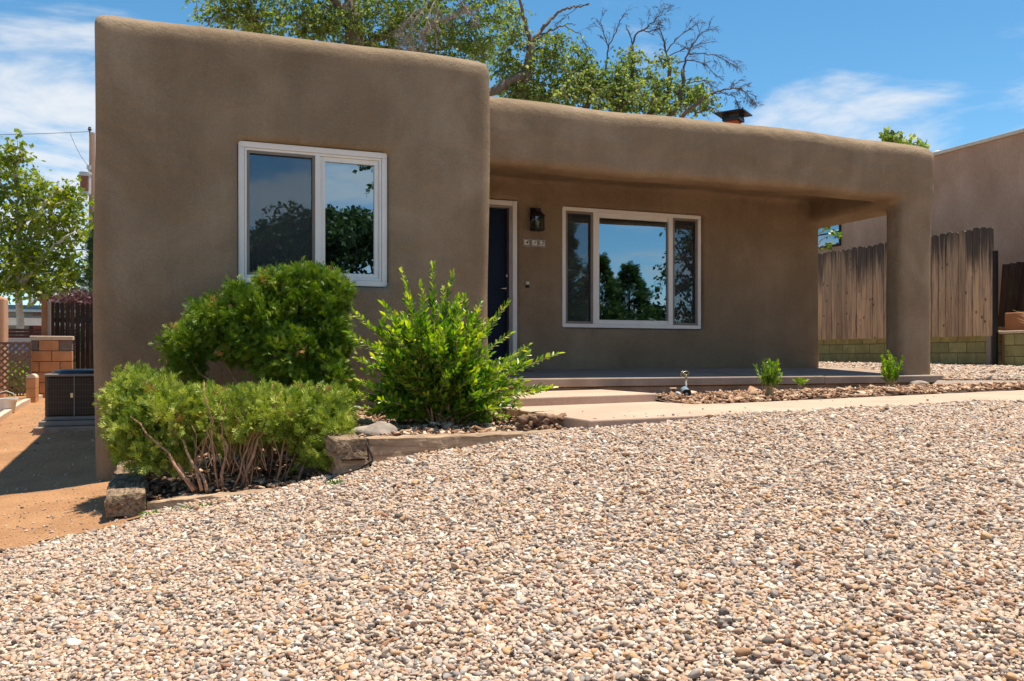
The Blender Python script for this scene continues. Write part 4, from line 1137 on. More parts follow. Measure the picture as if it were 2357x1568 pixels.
def green_bush():
    b = at_Y(1015, 990, 6.75); b.z = CZ - 0.545
    t = empty('leafy_bush', b, 'bright green leafy bush with upright shoots, left of the front step', 'bush')
    tips = [(995, 612), (1042, 630), (1060, 690), (925, 625), (940, 690), (885, 705), (818, 722), (805, 770), (830, 830), (815, 908), (855, 950), (1125, 740), (1165, 700), (1172, 770), (1215, 798), (1282, 815),
            (1272, 892), (1230, 905), (1190, 940), (1105, 700), (970, 660), (1020, 670), (900, 760), (870, 800), (1150, 830), (1100, 780), (1050, 740), (980, 730), (930, 780), (1000, 780), (1080, 830), (1140, 900), (900, 880), (950, 860), (1030, 860), (870, 890), (1160, 960), (900, 960)]
    shoots = []; stems = []
    for i in range(165):
        if i < len(tips): tx, ty = tips[i]; ty += 0
        else:
            th = random.uniform(-1.55, 1.55); rr = random.uniform(.45, .95)
            tx = 1012 + math.sin(th) * 205 * rr; ty = 945 - math.cos(th) * 262 * rr
        dep = random.uniform(-.55, .60) * (1.0 - 0.4 * abs(tx - 1020) / 260)
        tip = at_Y(tx, ty, 6.75 + dep)
        b0 = Vector((b.x + random.uniform(-.10, .10), b.y + random.uniform(-.10, .10), b.z - 0.02))
        v = tip - b0
        mid = b0 + v * 0.5 + Vector((-v.x * .12, -v.y * .12, 0.10 * v.length)) + Vector((random.uniform(-1, 1), random.uniform(-1, 1), 0)) * .04
        pts = []
        for k in range(9):
            f = k / 8; pts.append(b0 * (1-f)**2 + mid * (2*f*(1-f)) + tip * f*f)
        stems.append((pts, [0.008 * (1 - .8 * k / 8) for k in range(9)]))
        shoots.append((pts, 0.16))
        for s in range(random.randint(2, 4)):
            f = random.uniform(.3, .8); p = pts[int(f * 8)]; d = (tip - p).normalized()
            e = p + (d + Vector((random.uniform(-.8, .8), random.uniform(-.8, .8), random.uniform(-.2, .6)))).normalized() * random.uniform(.10, .26)
            q = [p, p.lerp(e, .5) + Vector((0, 0, .012)), e]; shoots.append((q, 0.1)); stems.append((q, [.003, .0025, .0015]))
    pos, ax, sc, fr = leaf_shoots(shoots, 0.024, (0.046, 0.074))
    V_, F_ = scatter(LEAF_V * [0.80, 1.05, 1], LEAF_F, pos, frames(ax, rng.normal(size=pos.shape) * .6 + [0, 0, 1.0]), sc)
    tone = np.clip(0.70 * rng.random(len(pos)) ** 1.2 + 0.38 * fr ** 4, 0, 1)
    o = np_mesh('foliage', V_, F_, 'bush_leaf', t, np.repeat(tone, len(LEAF_F))); o['kind'] = 'stuff'
    mb = MB()
    for pts, r in stems: mb.tube(pts, r, 4, False)
    mb.build('stems', 'juniper_wood', t)['kind'] = 'stuff'
green_bush()
def small_plant(px, py, Y, h, w, n, label):
    b = at_Y(px, py, Y)
    t = empty('young_shrub', b, label, 'shrub')
    shoots = []; mb = MB()
    for i in range(n):
        a = random.uniform(0, 6.28); r = w * math.sqrt(random.random()); hh = h * random.uniform(.62, 1.0) * (1 - .25 * (r / w))
        tip = b + Vector((math.cos(a) * r, math.sin(a) * r, hh)); b0 = b + Vector((math.cos(a) * r * .35, math.sin(a) * r * .35, -.01))
        pts = [b0, b0.lerp(tip, .5) + Vector((-math.cos(a), -math.sin(a), 0)) * .02, tip]
        mb.tube(pts, [.005, .004, .002], 5, False); shoots.append((pts, .42))
    pos, ax, sc, fr = leaf_shoots(shoots, .022, (.040, .065))
    V_, F_ = scatter(LEAF_V * [0.75, 1, 1], LEAF_F, pos, frames(ax, rng.normal(size=pos.shape) * .6 + [0, 0, 1.0]), sc)
    np_mesh('foliage', V_, F_, 'bush_leaf', t, np.repeat(np.clip(.1 + .5 * rng.random(len(pos)) + .2 * fr, 0, 1), len(LEAF_F)))['kind'] = 'stuff'
    mb.build('stems', 'dry_grass', t)['kind'] = 'stuff'
small_plant(1768, 913, 7.55, 0.44, 0.125, 20, 'small leafy shrub in the mulch left of the porch column')
small_plant(2050, 901, 7.95, 0.50, 0.14, 20, 'taller leafy shrub in the mulch in front of the porch column')
small_plant(1840, 892, 8.3, 0.12, 0.10, 5, 'tiny green sprout in the mulch between the two shrubs')

# green weeds in the gravel near the timber
for i, (px, py, zr) in enumerate([(432, 1168, -1.0), (470, 1172, -1.0), (355, 1190, -1.07), (780, 1090, -.74)]):
    c = at_Z(px, py, zr); c.z = gz(c.x, c.y) + 0.012
    n = 60; pos = np.array(c) + rng.normal(size=(n, 3)) * [.05, .025, .004]; ax = rng.normal(size=(n, 3)) * .8 + [0, 0, 1]
    V_, F_ = scatter(LEAF_V, LEAF_F, pos, frames(ax), rng.uniform(.015, .03, n))
    o = np_mesh('weed_tuft', V_, F_, 'bush_leaf', None, np.repeat(rng.random(n) * .8, len(LEAF_F)))
    tag(o, ['small green weed tuft in the gravel before the low timber', 'larger green weed tuft right of the small one, before the low timber', 'weed tuft at the foot of the charred corner timber', 'weed tuft beside the stacked timber ends'][i], 'weed', 'weeds in the gravel'); o['kind'] = 'stuff'

# ------------------------------------------------------------------ small things at the porch
def lantern():
    p = at_Y(1232, 508, YB)
    c = Vector((p.x - 0.02, YB, p.z + 0.0))
    t = empty('wall_lantern', c, 'black metal wall lantern with clear glass above the number tiles', 'lantern')
    m = MB(); m.box(c.x - .055, c.x + .055, YB - .030, YB + .004, c.z - .02, c.z + .16); m.build('back_plate', 'black_metal', t, bevel=.004)
    cy = YB - .125; w = .062
    m = MB(); m.box(c.x - .02, c.x + .02, YB - .13, YB - .02, c.z + .105, c.z + .135); m.build('arm', 'black_metal', t)
    m = MB(); z = c.z + .03
    m.hexa([(c.x-w-.02, cy-w-.02, z), (c.x+w+.02, cy-w-.02, z), (c.x+w+.02, cy+w+.02, z), (c.x-w-.02, cy+w+.02, z), (c.x-.03, cy-.03, z+.075), (c.x+.03, cy-.03, z+.075), (c.x+.03, cy+.03, z+.075), (c.x-.03, cy+.03, z+.075)])
    m.box(c.x-.035, c.x+.035, cy-.035, cy+.035, z+.0755, z+.11)
    m.build('lamp_hood', 'black_metal', t, bevel=.003)
    for sx in (-1, 1):
        for sy in (-1, 1):
            m = MB(); m.box(c.x+sx*w-.007, c.x+sx*w+.007, cy+sy*w-.007, cy+sy*w+.007, c.z-.125, z-.001); m.build('post', 'black_metal', t)
    m = MB(); m.box(c.x-w-.012, c.x+w+.012, cy-w-.012, cy+w+.012, c.z-.150, c.z-.126); m.build('base', 'black_metal', t, bevel=.004)
    for sx, sy in ((0, -1), (1, 0), (-1, 0), (0, 1)):
        m = MB()
        if sx == 0: m.box(c.x-w+.008, c.x+w-.008, cy+sy*w-.001, cy+sy*w+.001, c.z-.124, z-.002)
        else: m.box(c.x+sx*w-.001, c.x+sx*w+.001, cy-w+.008, cy+w-.008, c.z-.124, z-.002)
        m.build('pane', 'lantern_glass', t)
    m = MB(); m.lathe((c.x, cy, c.z-.125), [(.012, 0), (.012, .04), (.022, .06), (.027, .085), (.018, .115), (.004, .128)], 14); m.build('bulb', 'bulb_glass', t, smooth=True)
lantern()
def tiles():
    names = ('4', '1', '2')
    for i, (px0, px1) in enumerate(((1203, 1218.7), (1221.5, 1236.2), (1239, 1254))):
        a = at_Y(px0, 560, YB); b2 = at_Y(px1, 560, YB); zc = at_Y((px0+px1)/2, 559.5 + (i-1)*1.0, YB).z; s = 0.049; cx = (a.x + b2.x) / 2
        t = empty('number_tile', (cx, YB, zc - s), ('leftmost blue bordered house number tile, reading 4', 'middle blue bordered house number tile, reading 1', 'rightmost blue bordered house number tile, reading 2')[i], 'number tile', 'house number tiles')
        m = MB(); m.box(cx - s, cx + s, YB - .024, YB + .004, zc - s, zc + s); m.build('tile', 'tile_cream', t, bevel=.002)
        m = MB(); k = 7
        for q in range(k):
            u = -s + .004 + (2*s - .008) * (q + .5) / k; e = .0052 if q % 2 else .0035; y0, y1 = YB - .0262, YB - .0242
            m.box(cx+u-.0052, cx+u+.0052, y0, y1, zc+s-.004-2*e, zc+s-.003); m.box(cx+u-.0052, cx+u+.0052, y0, y1, zc-s+.003, zc-s+.004+2*e)
            if 0 < q < k-1:
                m.box(cx-s+.003, cx-s+.004+2*e, y0, y1, zc+u-.0052, zc+u+.0052); m.box(cx+s-.004-2*e, cx+s-.003, y0, y1, zc+u-.0052, zc+u+.0052)
        m.build('painted_border', 'tile_blue', t)['kind'] = 'stuff'
        cu = bpy.data.curves.new('digit', 'FONT'); cu.body = names[i]; cu.size = .074; cu.align_x = 'CENTER'; cu.align_y = 'CENTER'; cu.extrude = .0008; cu.shear = .35; cu.offset = .0004
        tmp = bpy.data.objects.new('digit', cu); COL.objects.link(tmp)
        bpy.context.view_layer.update()
        me = bpy.data.meshes.new_from_object(tmp.evaluated_get(bpy.context.evaluated_depsgraph_get()))
        bpy.data.objects.remove(tmp)
        me.materials.clear(); me.materials.append(MATS['digit_ink'])
        o = link('digit', me, t); o.rotation_euler = (math.pi/2, 0, 0); o.location = (0, -.0255, s)
tiles()
p = at_Y(1213, 656, YB)
t = empty('doorbell', (p.x, YB, p.z - .05), 'small doorbell box with a cream top beside the front door', 'doorbell')
m = MB(); m.box(p.x-.023, p.x+.023, YB-.032, YB+.004, p.z+.001, p.z+.042); m.build('cover', 'bell_cream', t, bevel=.004)
m = MB(); m.box(p.x-.021, p.x+.021, YB-.036, YB+.004, p.z-.04, p.z-.0005); m.build('button', 'black_metal', t, bevel=.004)

m = MB(); m.prism([(DO[0] + .12, YB - .62), (DO[1] - .02, YB - .60), (DO[1] - .02, YB - .14), (DO[0] + .12, YB - .14)], lambda x, y: slab_z(x, y) + .003, lambda x, y: slab_z(x, y) + .016)
thing(m, 'doormat', 'rust', 'rust red doormat at the front door', 'doormat')
def sprinkler():
    b = at_Y(1579, 905, 8.1); zt = at_Y(1580, 862, 8.1).z
    t = empty('sprinkler', (b.x, b.y, b.z), 'brass impact sprinkler on a grey riser pipe in the mulch', 'sprinkler')
    m = MB(); m.tube([(b.x, b.y, b.z - .05), (b.x, b.y, zt - .045)], .011, 10); m.build('riser', 'pvc', t, smooth=True)
    m = MB(); m.lathe((b.x, b.y, zt - .07), [(.024, 0), (.024, .006), (.012, .008), (.012, .02)], 14); m.build('collar', 'brass', t)
    m = MB(); m.tube([(b.x, b.y, zt - .045), (b.x, b.y, zt + .0)], .013, 10); m.tube([(b.x, b.y, zt - .01), (b.x - .045, b.y - .01, zt + .022)], [.010, .007], 8)
    m.tube([(b.x + .04*math.cos(a), b.y, zt + .012 + .022*math.sin(a)) for a in np.linspace(0, 6.28, 14)], .004, 6, False)
    m.tube([(b.x - .045 + .02*math.cos(a), b.y, zt + .004 + .026*math.sin(a)) for a in np.linspace(0, 6.28, 12)], .004, 6, False)
    m.build('impact_head', 'brass', t, smooth=True)
sprinkler()
def spotlight():
    c = at_Y(1577, 901, 7.85); zb = float(bed_r(np.array([c.x]), np.array([c.y]))[0])
    t = empty('spotlight', (c.x, c.y, zb), 'blue grey landscape spotlight lying at the sprinkler riser', 'spotlight')
    d = Vector((-.25, -.9, -.30)).normalized(); a = Vector((c.x, c.y, c.z)) - d * .055
    m = MB(); m.tube([a - d*.0, a + d*.02, a + d*.10, a + d*.115], [.030, .044, .048, .048], 10); m.build('housing', 'spot_body', t, smooth=True)
    m = MB(); m.tube([a + d*.1155, a + d*.124], [.050, .047], 10); m.build('bezel', 'black_metal', t)
    m = MB(); m.bar(a + d*.125 - Vector((.018, 0, 0)), a + d*.125 + Vector((.018, 0, 0)), .003, .014); m.build('lens', 'white_plastic', t)
    m = MB(); m.tube([a + d*.04, (c.x + .005, c.y + .05, zb + .03), (c.x + .005, c.y + .05, zb - .05)], .007, 8); m.build('stake', 'black_metal', t)
spotlight()
c = at_Y(1556, 905, 7.95); zt = at_Y(1553, 893, 7.95).z; zb = float(bed_r(np.array([c.x]), np.array([c.y]))[0])
t = empty('garden_faucet', (c.x, c.y, zb), 'capped pipe stub with a pale plastic elbow in the mulch', 'pipe')
m = MB(); m.tube([(c.x - .01, c.y + .04, zb - .04), (c.x - .01, c.y + .04, zt - .012)], .016, 10); m.build('pipe', 'rust', t, smooth=True)
m = MB(); m.lathe((c.x - .01, c.y + .04, zt - .012), [(.038, 0), (.038, .008), (.03, .012)], 14); m.build('cap', 'cream_cap', t)
m = MB(); m.tube([(c.x + .005, c.y + .02, zb + .055), (c.x + .025, c.y, zb + .055), (c.x + .042, c.y - .015, zb + .035), (c.x + .045, c.y - .018, zb - .02)], .02, 10); m.build('elbow', 'pvc', t, smooth=True)

# drip tube in the gravel below the stacked timber
pts = [at_Z(842, 1018, -.56), at_Z(850, 1052, -.67), at_Z(855, 1062, -.69), at_Z(820, 1072, -.73), at_Z(770, 1088, -.77), at_Z(735, 1097, -.82)]
pts = [Vector((q.x, min(q.y, 5.80) - .02, max(q.z, gz(q.x, min(q.y, 5.8)) + .02))) for q in pts]
m = MB(); m.tube(pts, .006, 6); thing(m, 'drip_tube', 'drip_tube', 'thin black drip irrigation tube at the stacked timbers', 'tube', smooth=True)

# ------------------------------------------------------------------ right: block wall, plank fence, neighbour
def share(name, me, parent, loc, rot=(0, 0, 0), scale=(1, 1, 1)):
    o = bpy.data.objects.new(name, me); COL.objects.link(o); o.parent = parent; o.location = loc; o.rotation_euler = rot; o.scale = scale; return o
def box_mesh(name, sx, sy, sz, mat, bev=0.008):
    bm = bmesh.new(); bmesh.ops.create_cube(bm, size=1)
    for v in bm.verts: v.co = Vector((v.co.x*sx, v.co.y*sy, v.co.z*sz))
    bmesh.ops.bevel(bm, geom=list(bm.edges), offset=bev, segments=1, affect='EDGES')
    me = bpy.data.meshes.new(name); bm.to_mesh(me); bm.free(); me.materials.append(MATS[mat]); return me
XF = 13.6
gl = box_mesh('block', .19, .390, .190, 'olive_block'); gs = box_mesh('block_half', .19, .190, .190, 'olive_block')
def block_wall(name, label, y0, y1, ztop, courses, cap=False):
    t = empty(name, (XF + .12, (y0+y1)/2, ztop - courses*.2), label, 'wall')
    m = MB(); m.box(XF + .035, XF + .205, y0 + .01, y1 - .01, ztop - courses*.2 - .1, ztop - .008); m.build('mortar', 'olive_mortar', t)
    o = Vector(t.location)
    for c in range(courses):
        z = ztop - .2*(c + .5); y = y0; first = (c % 2 == 1)
        while y < y1 - .05:
            L = .2 if (first or y1 - y < .3) else .4; first = False
            me = gs if L == .2 else gl
            share('block', me, t, Vector((XF + .12 + random.uniform(-.003, .003), y + L/2, z)) - o); y += L
    if cap:
        y = y0
        cm = box_mesh('cap_block', .23, .39, .05, 'cream_cap')
        while y < y1 - .2:
            share('cap_block', cm, t, Vector((XF + .12, y + .2, ztop + .028)) - o); y += .4
block_wall('block_wall', 'low olive green block wall carrying the weathered plank fence', 11.38, 18.6, CZ + .50, 4)
block_wall('block_wall', 'low olive green block wall with a pale cap right of the black post', 8.6, 11.22, CZ + .43, 4, True)
def plank_meshes():
    out = []
    for h, w in ((1.93, .138), (1.94, .140), (1.955, .136), (1.945, .142), (1.96, .138)):
        m = MB(); e = .022; x0, x1 = -.011, .011
        poly = [(-w/2, 0), (w/2, 0), (w/2, h - e), (w/2 - e*1.2, h), (-w/2 + e*1.2, h), (-w/2, h - e)]
        v = [(x0, a, b) for a, b in poly] + [(x1, a, b) for a, b in poly]; n = len(poly)
        m.add(v, [tuple(reversed(range(n))), tuple(range(n, 2*n))] + [(i, (i+1) % n, n + (i+1) % n, n + i) for i in range(n)])
        me = m.mesh('plank'); me.materials.append(MATS['weathered_plank']); out.append(me)
    return out
PM = plank_meshes()
fz = CZ + .40
fence = empty('plank_fence', (XF - .03, 14.5, fz), 'weathered grey brown dog-eared plank fence above the olive block wall', 'fence')
y = 11.42; i = 0
while y < 18.5:
    o = share('plank', PM[(i*7) % 5], fence, (random.uniform(-.006, .006), y - 14.5, random.uniform(-.006, .006) + .004*(y - 11.4)), (random.uniform(-.012, .012), 0, random.uniform(-.05, .05)))
    y += random.choice((.146, .150, .155, .158)); i += 1
for zz in (.35, 1.5):
    m = MB(); m.box(XF - .015, XF + .023, 11.4, 18.5, fz + zz, fz + zz + .085); m.build('rail', 'grey_post', fence)
m = MB(); m.box(XF - .05, XF + .04, 11.40, 11.49, CZ - .25, fz - .005); thing(m, 'wood_post', 'grey_post', 'short wooden post under the end of the plank fence', 'post')
m = MB(); m.box(XF - .09, XF - .025, 11.27, 11.335, CZ - .3, CZ + 1.90); thing(m, 'steel_post', 'black_metal', 'tall thin black steel post at the end of the plank fence', 'post')
# leaning dark planks and brown wall beyond
lf = empty('leaning_fence', (14.35, 11.6, CZ + .7), 'dark leaning plank fence section behind the black post', 'fence')
for k in range(9):
    a = at_X(2312 + k*11, 590, 14.35)
    o = share('plank', None, lf, (0, 0, 0)) if False else None
    m = MB(); top = Vector((14.35 + .01*(k % 2), 11.75 - k*.145, CZ + 1.72 + .02*random.random() + .01*k)); bot = top + Vector((0, .10 + .045*k, -1.15))
    m.bar(bot, top, .135, .022, up=(1, 0, 0)); m.build('plank', 'dark_fence', lf)
m = MB(); m.box(14.0, 14.2, 7.5, 11.5, CZ - .3, CZ + .82); thing(m, 'planter_wall', 'brown_wall', 'reddish brown stucco planter wall behind the capped block wall', 'wall', bevel=.02)
gp = at_X(2352, 758, 13.9)
t = empty('dry_grass_clump', (13.9, 10.85, CZ + .30), 'dry straw coloured grass clump behind the capped block wall', 'grass')
m = MB()
for k in range(40):
    a = random.uniform(0, 6.28); r = random.uniform(.1, .42); b0 = Vector((13.9 + random.uniform(-.04, .04), 10.75 + random.uniform(-.05, .05), CZ + .30)); h = random.uniform(.3, .6)
    m.tube([b0, b0 + Vector((math.cos(a)*r*.4, math.sin(a)*r*.4, h*.8)), b0 + Vector((math.cos(a)*r, math.sin(a)*r, h))], [.005, .004, .001], 4, False)
m.build('blades', 'dry_grass', t)['kind'] = 'stuff'
# neighbour's house
XN = 15.0; ZN = 4.27
nh = empty('neighbour_house', (XN + 3, 15, CZ), 'tall reddish brown stucco house beyond the plank fence', 'house')
wy0, wy1, wz0, wz1 = 16.75, 17.85, CZ + 2.72, CZ + 3.42
m = MB()
m.box(XN, XN + 6, wy1, 24, CZ - .6, CZ + ZN); m.box(XN, XN + 6, 5.0, wy0, CZ - .6, CZ + ZN)
m.box(XN, XN + 6, wy0, wy1, CZ - .6, wz0); m.box(XN, XN + 6, wy0, wy1, wz1, CZ + ZN)
m.box(XN + .5, XN + 6, wy0, wy1, wz0, wz1)
m.build('wall', 'pink_stucco', nh)
m = MB(); m.box(XN - .05, XN + 6.05, 4.95, 24.05, CZ + ZN + .003, CZ + ZN + .075); m.build('coping', 'coping', nh, bevel=.01)
m = MB()
for a, b2, c_, d_ in ((wy0, wy1, wz0, wz0 + .05), (wy0, wy1, wz1 - .05, wz1), (wy0, wy0 + .05, wz0 + .05, wz1 - .05), (wy1 - .05, wy1, wz0 + .05, wz1 - .05)):
    m.box(XN - .03, XN + .08, a, b2, c_, d_)
w = m.build('window', 'dark_fence', nh)
m = MB(); m.box(XN + .03, XN + .036, wy0 + .05, wy1 - .05, wz0 + .05, wz1 - .05); m.build('pane', 'window_glass', w)
m = MB(); m.box(XN + .0, XN + .028, wy0 + .05, wy1 - .05, (wz0+wz1)/2 - .012, (wz0+wz1)/2 + .012); m.build('muntin', 'dark_fence', w)
vp = at_X(2158, 345, XN + .5); m = MB(); m.lathe((vp.x, vp.y, CZ + ZN + .05), [(.08, 0), (.08, .10), (.13, .12), (.13, .16), (.05, .19)], 16); m.build('roof_vent', 'coping', nh, smooth=False)

# ------------------------------------------------------------------ left: side yard
def ac():
    f = at_Y(102, 965, 12.6); x0 = f.x; x1 = x0 + .86; y0, y1 = 12.6, 13.46; z0 = f.z; z1 = at_Y(103, 862, 12.6).z
    t = empty('air_conditioner', ((x0+x1)/2, (y0+y1)/2, z0 - .02), 'dark brown outdoor air conditioner unit beside the house', 'air conditioner')
    m = MB(); m.box(x0 + .012, x1 - .012, y0 + .012, y1 - .012, z0 + .03, z1 - .03); m.build('cabinet', 'ac_dark', t, bevel=.05, seg=4)
    m = MB(); m.box(x0, x1, y0, y1, z0 - .02, z0 + .0295); m.build('base_pan', 'ac_trim', t, bevel=.012)
    m = MB(); m.box(x0 - .005, x1 + .005, y0 - .005, y1 + .005, z1 - .0295, z1 + .005); m.build('top_rim', 'ac_trim', t, bevel=.012)
    m = MB(); cx, cy = (x0+x1)/2, (y0+y1)/2; m.lathe((cx, cy, z1 + .0055), [(.41, 0), (.38, .035), (.25, .055), (.12, .06), (.02, .06)], 28); m.build('fan_guard', 'cap_steel', t, smooth=True)
    m = MB()
    for k in range(7):
        z = z0 + .06 + (z1 - z0 - .12)*k/6; m.box(x0 + .004, x1 - .004, y0 + .002, y0 + .008, z - .002, z + .002); m.box(x0 + .002, x0 + .008, y0 + .01, y1 - .01, z - .002, z + .002)
    for k in range(44):
        x = x0 + .03 + (x1 - x0 - .06)*k/43; m.box(x - .0012, x + .0012, y0 + .004, y0 + .0115, z0 + .03, z1 - .03)
        yv = y0 + .03 + (y1 - y0 - .06)*k/43; m.box(x0 + .004, x0 + .0115, yv - .0012, yv + .0012, z0 + .03, z1 - .03)
    m.build('guard_grille', 'ac_wire', t)['kind'] = 'stuff'
    m = MB(); xx = x0 + .40*(x1-x0); m.box(xx - .007, xx + .007, y0 - .002, y0 + .003, z0 + .03, z1 - .03); m.build('corner_strip', 'ac_trim', t)
    m = MB(); m.box(x0 + .30, x0 + .33, y0 - .003, y0 + .0, z0 + .27, z0 + .33); m.build('badge', 'brass', t)
    vx = x0 + .66
    m = MB(); m.tube([(vx, y0 - .01, z1 - .12), (vx - .02, y0 - .05, z1 - .2), (vx + .02, y0 - .07, z1 - .34), (vx + .14, y0 - .06, z1 - .42), (vx + .35, y0 - .02, z1 - .40)], [.018, .02, .022, .022, .022], 8); m.build('refrigerant_line', 'black_metal', t, smooth=True)
    m = MB(); m.box(vx - .04, vx + .05, y0 - .05, y0 - .0, z1 - .19, z1 - .10); m.build('service_valve', 'black_metal', t, bevel=.008)
    m = MB(); m.tube([(vx + .04, y0 - .04, z1 - .12), (vx + .12, y0 - .05, z1 - .10)], .015, 8); m.build('copper_pipe', 'brass', t, smooth=True)
    m = MB(); m.tube([(vx - .05, y0 - .06, z1 - .30), (vx + .03, y0 - .07, z1 - .36)], .01, 8); m.build('copper_pipe', 'brass', t, smooth=True)
    m = MB(); m.box(x0 - .05, x1 + .08, y0 - .14, y1 + .1, z0 - .085, z0 - .022); thing(m, 'equipment_pad', 'ac_trim', 'grey concrete pad under the air conditioner', 'pad', bevel=.012)
    g0 = at_Y(76, 975, 12.35); m = MB(); m.box(g0.x, x1 + .1, 12.33, 13.5, g0.z - .25, z0 - .088); thing(m, 'concrete_footing', 'foundation', 'rough brown concrete footing under the air conditioner pad', 'footing', bevel=.015)
ac()
# block pier
YP = 18.5
px0 = at_Y(70, 800, YP).x; px1 = at_Y(167, 800, YP).x; pz1 = at_Y(100, 783, YP).z
pier = empty('block_pier', ((px0+px1)/2, YP + .2, pz1 - 1.3), 'orange concrete block pier with a cream cap by the dark gate', 'pier')
ob = box_mesh('block', .378, .19, .19, 'orange_block'); oh = box_mesh('block', .178, .19, .19, 'orange_block'); gb = box_mesh('block', .238, .19, .19, 'grey_block'); ghb = box_mesh('block', .138, .19, .19, 'grey_block')
pw = px1 - px0
m = MB(); m.box(px0 + .015, px1 - .015, YP + .02, YP + .19, pz1 - 1.35, pz1 - .01); m.build('mortar', 'mortar', pier)
o0 = Vector(pier.location)
def course(z, widths, mats):
    x = px0
    for wd, mt in zip(widths, mats):
        me = box_mesh('block', wd - .012, .20, .188, mt); share('block', me, pier, Vector((x + wd/2, YP + .1, z)) - o0); x += wd
course(pz1 - .1, (pw*.19, pw*.49, pw*.32), ('grey_block', 'orange_block', 'grey_block'))
course(pz1 - .3, (pw*.5, pw*.5), ('orange_block', 'orange_block'))
course(pz1 - .5, (pw*.2, pw*.5, pw*.3), ('orange_block',)*3)
course(pz1 - .7, (pw*.5, pw*.5), ('orange_block',)*2)
course(pz1 - .9, (pw*.2, pw*.5, pw*.3), ('orange_block',)*3)
course(pz1 - 1.1, (pw*.5, pw*.5), ('orange_block',)*2)
cm = box_mesh('cap_block', pw/2 + .012, .26, .075, 'cream_cap')
for k in (0, 1): share('cap_block', cm, pier, Vector((px0 + pw*(k*.5 + .25)*1.02 - .006, YP + .1, pz1 + .04)) - o0)
# dark gate fence
YG = 19.1
gate = empty('dark_gate', (-1.4, YG, gz(-1.4, YG)), 'dark stained dog-eared wooden gate behind the block pier', 'gate')
gx0 = at_Y(115, 700, YG).x; zt = at_Y(150, 694, YG).z; zg = CZ - .75
def picket(x, w, zt, mat, parent, Y=YG, name='picket'):
    m = MB(); poly = [(-w/2, zg), (w/2, zg), (w/2, zt - .05), (w*.32, zt - .012), (0, zt), (-w*.32, zt - .012), (-w/2, zt - .05)]; n = len(poly)
    v = [(x + a, Y - .01, b) for a, b in poly] + [(x + a, Y + .01, b) for a, b in poly]
    m.add(v, [tuple(range(n)), tuple(reversed(range(n, 2*n)))] + [(i, n + i, n + (i+1) % n, (i+1) % n) for i in range(n)]); return m.build(name, mat, parent)
x = gx0 + .04
for k in range(17):
    picket(x, .078, zt - .012 + random.uniform(-.01, .01), 'dark_fence', gate); x += .0885 + random.uniform(-.004, .006)
for zz in (.35, 1.45):
    m = MB(); m.box(gx0, x, YG + .012, YG + .05, zg + zz, zg + zz + .09); m.build('rail', 'dark_fence', gate)
hx = at_Y(188, 735, YG); m = MB(); m.box(hx.x - .06, hx.x + .02, YG - .02, YG - .011, hx.z - .07, hx.z + .07)
m.hexa([(hx.x + .02, YG - .019, hx.z - .05), (hx.x + .28, YG - .019, hx.z - .02), (hx.x + .28, YG - .011, hx.z - .02), (hx.x + .02, YG - .011, hx.z - .05), (hx.x + .02, YG - .019, hx.z + .05), (hx.x + .28, YG - .019, hx.z + .01), (hx.x + .28, YG - .011, hx.z + .01), (hx.x + .02, YG - .011, hx.z + .05)])
m.build('hinge', 'black_metal', gate)
gp0 = at_Y(95, 688, YG - .05)
t = empty('gate_post', (gp0.x + .06, YG - .05, zg), 'orange brown round topped gate post left of the dark gate', 'post')
picket(gp0.x + .055, .10, gp0.z, 'gate_post', t, YG - .06, 'post_board')
m = MB(); m.box(gp0.x + .11, gp0.x + .165, YG - .09, YG + .02, zg, gp0.z - .05); m.build('post', 'grey_post', t)
# small arched block post
YQ = 17.2; q0 = at_Y(60, 900, YQ); q1 = at_Y(82, 900, YQ); zq = at_Y(75, 861, YQ).z; zq0 = zq - .65
t = empty('arched_post', ((q0.x+q1.x)/2, YQ + .2, zq0), 'small orange block post with a rounded top by the lattice', 'post')
m = MB(); r = (q1.x - q0.x)/2; cx = (q0.x+q1.x)/2
poly = [(cx + r*math.cos(a), zq - r + r*math.sin(a)) for a in np.linspace(math.pi, 0, 13)]
n = len(poly) ; v = [(a, YQ, b) for a, b in poly] + [(a, YQ + .4, b) for a, b in poly]
m.add(v, [tuple(reversed(range(n))), tuple(range(n, 2*n))] + [(i, i+1, n+i+1, n+i) for i in range(n-1)] + [(n-1, 0, n, 2*n-1)]); m.build('cap', 'cream_cap', t)
for k in range(3):
    m = MB(); z1_ = zq - r - .003 - .17*k; m.box(q0.x, q1.x, YQ, YQ + .4, z1_ - .167, z1_); m.build('block', 'orange_block', t, bevel=.006)
# lattice panel
YL = 18.2; l1 = at_Y(72, 800, YL).x; l0 = l1 - 1.55; lz1 = at_Y(40, 788, YL).z; lz0 = at_Y(40, 906, YL).z
lat = empty('lattice_panel', ((l0+l1)/2, YL, lz0), 'brown diagonal wooden lattice panel left of the block pier', 'lattice')
m = MB(); frame_rect(m, l0, l1, lz0, lz1, .035, YL - .016, YL + .016); m.build('frame', 'lattice_wood', lat)
H = lz1 - lz0; Wd = l1 - l0; sp = .118
for sgn in (1, -1):
    k = -H
    while k < Wd:
        a = max(k, 0.0); b2 = min(k + H, Wd)
        if b2 - a > .06:
            za, zb2 = a - k, b2 - k
            if sgn < 0: za, zb2 = H - za, H - zb2
            m = MB(); yy = YL + .006*sgn
            m.bar((l0 + a, yy, lz0 + za), (l0 + b2, yy, lz0 + zb2), .010, .034, up=(0, 1, 0)) if False else m.bar((l0 + a, yy, lz0 + za), (l0 + b2, yy, lz0 + zb2), .034, .010, up=(0, 1, 0))
            m.build('lath', 'lattice_wood', lat)
        k += sp
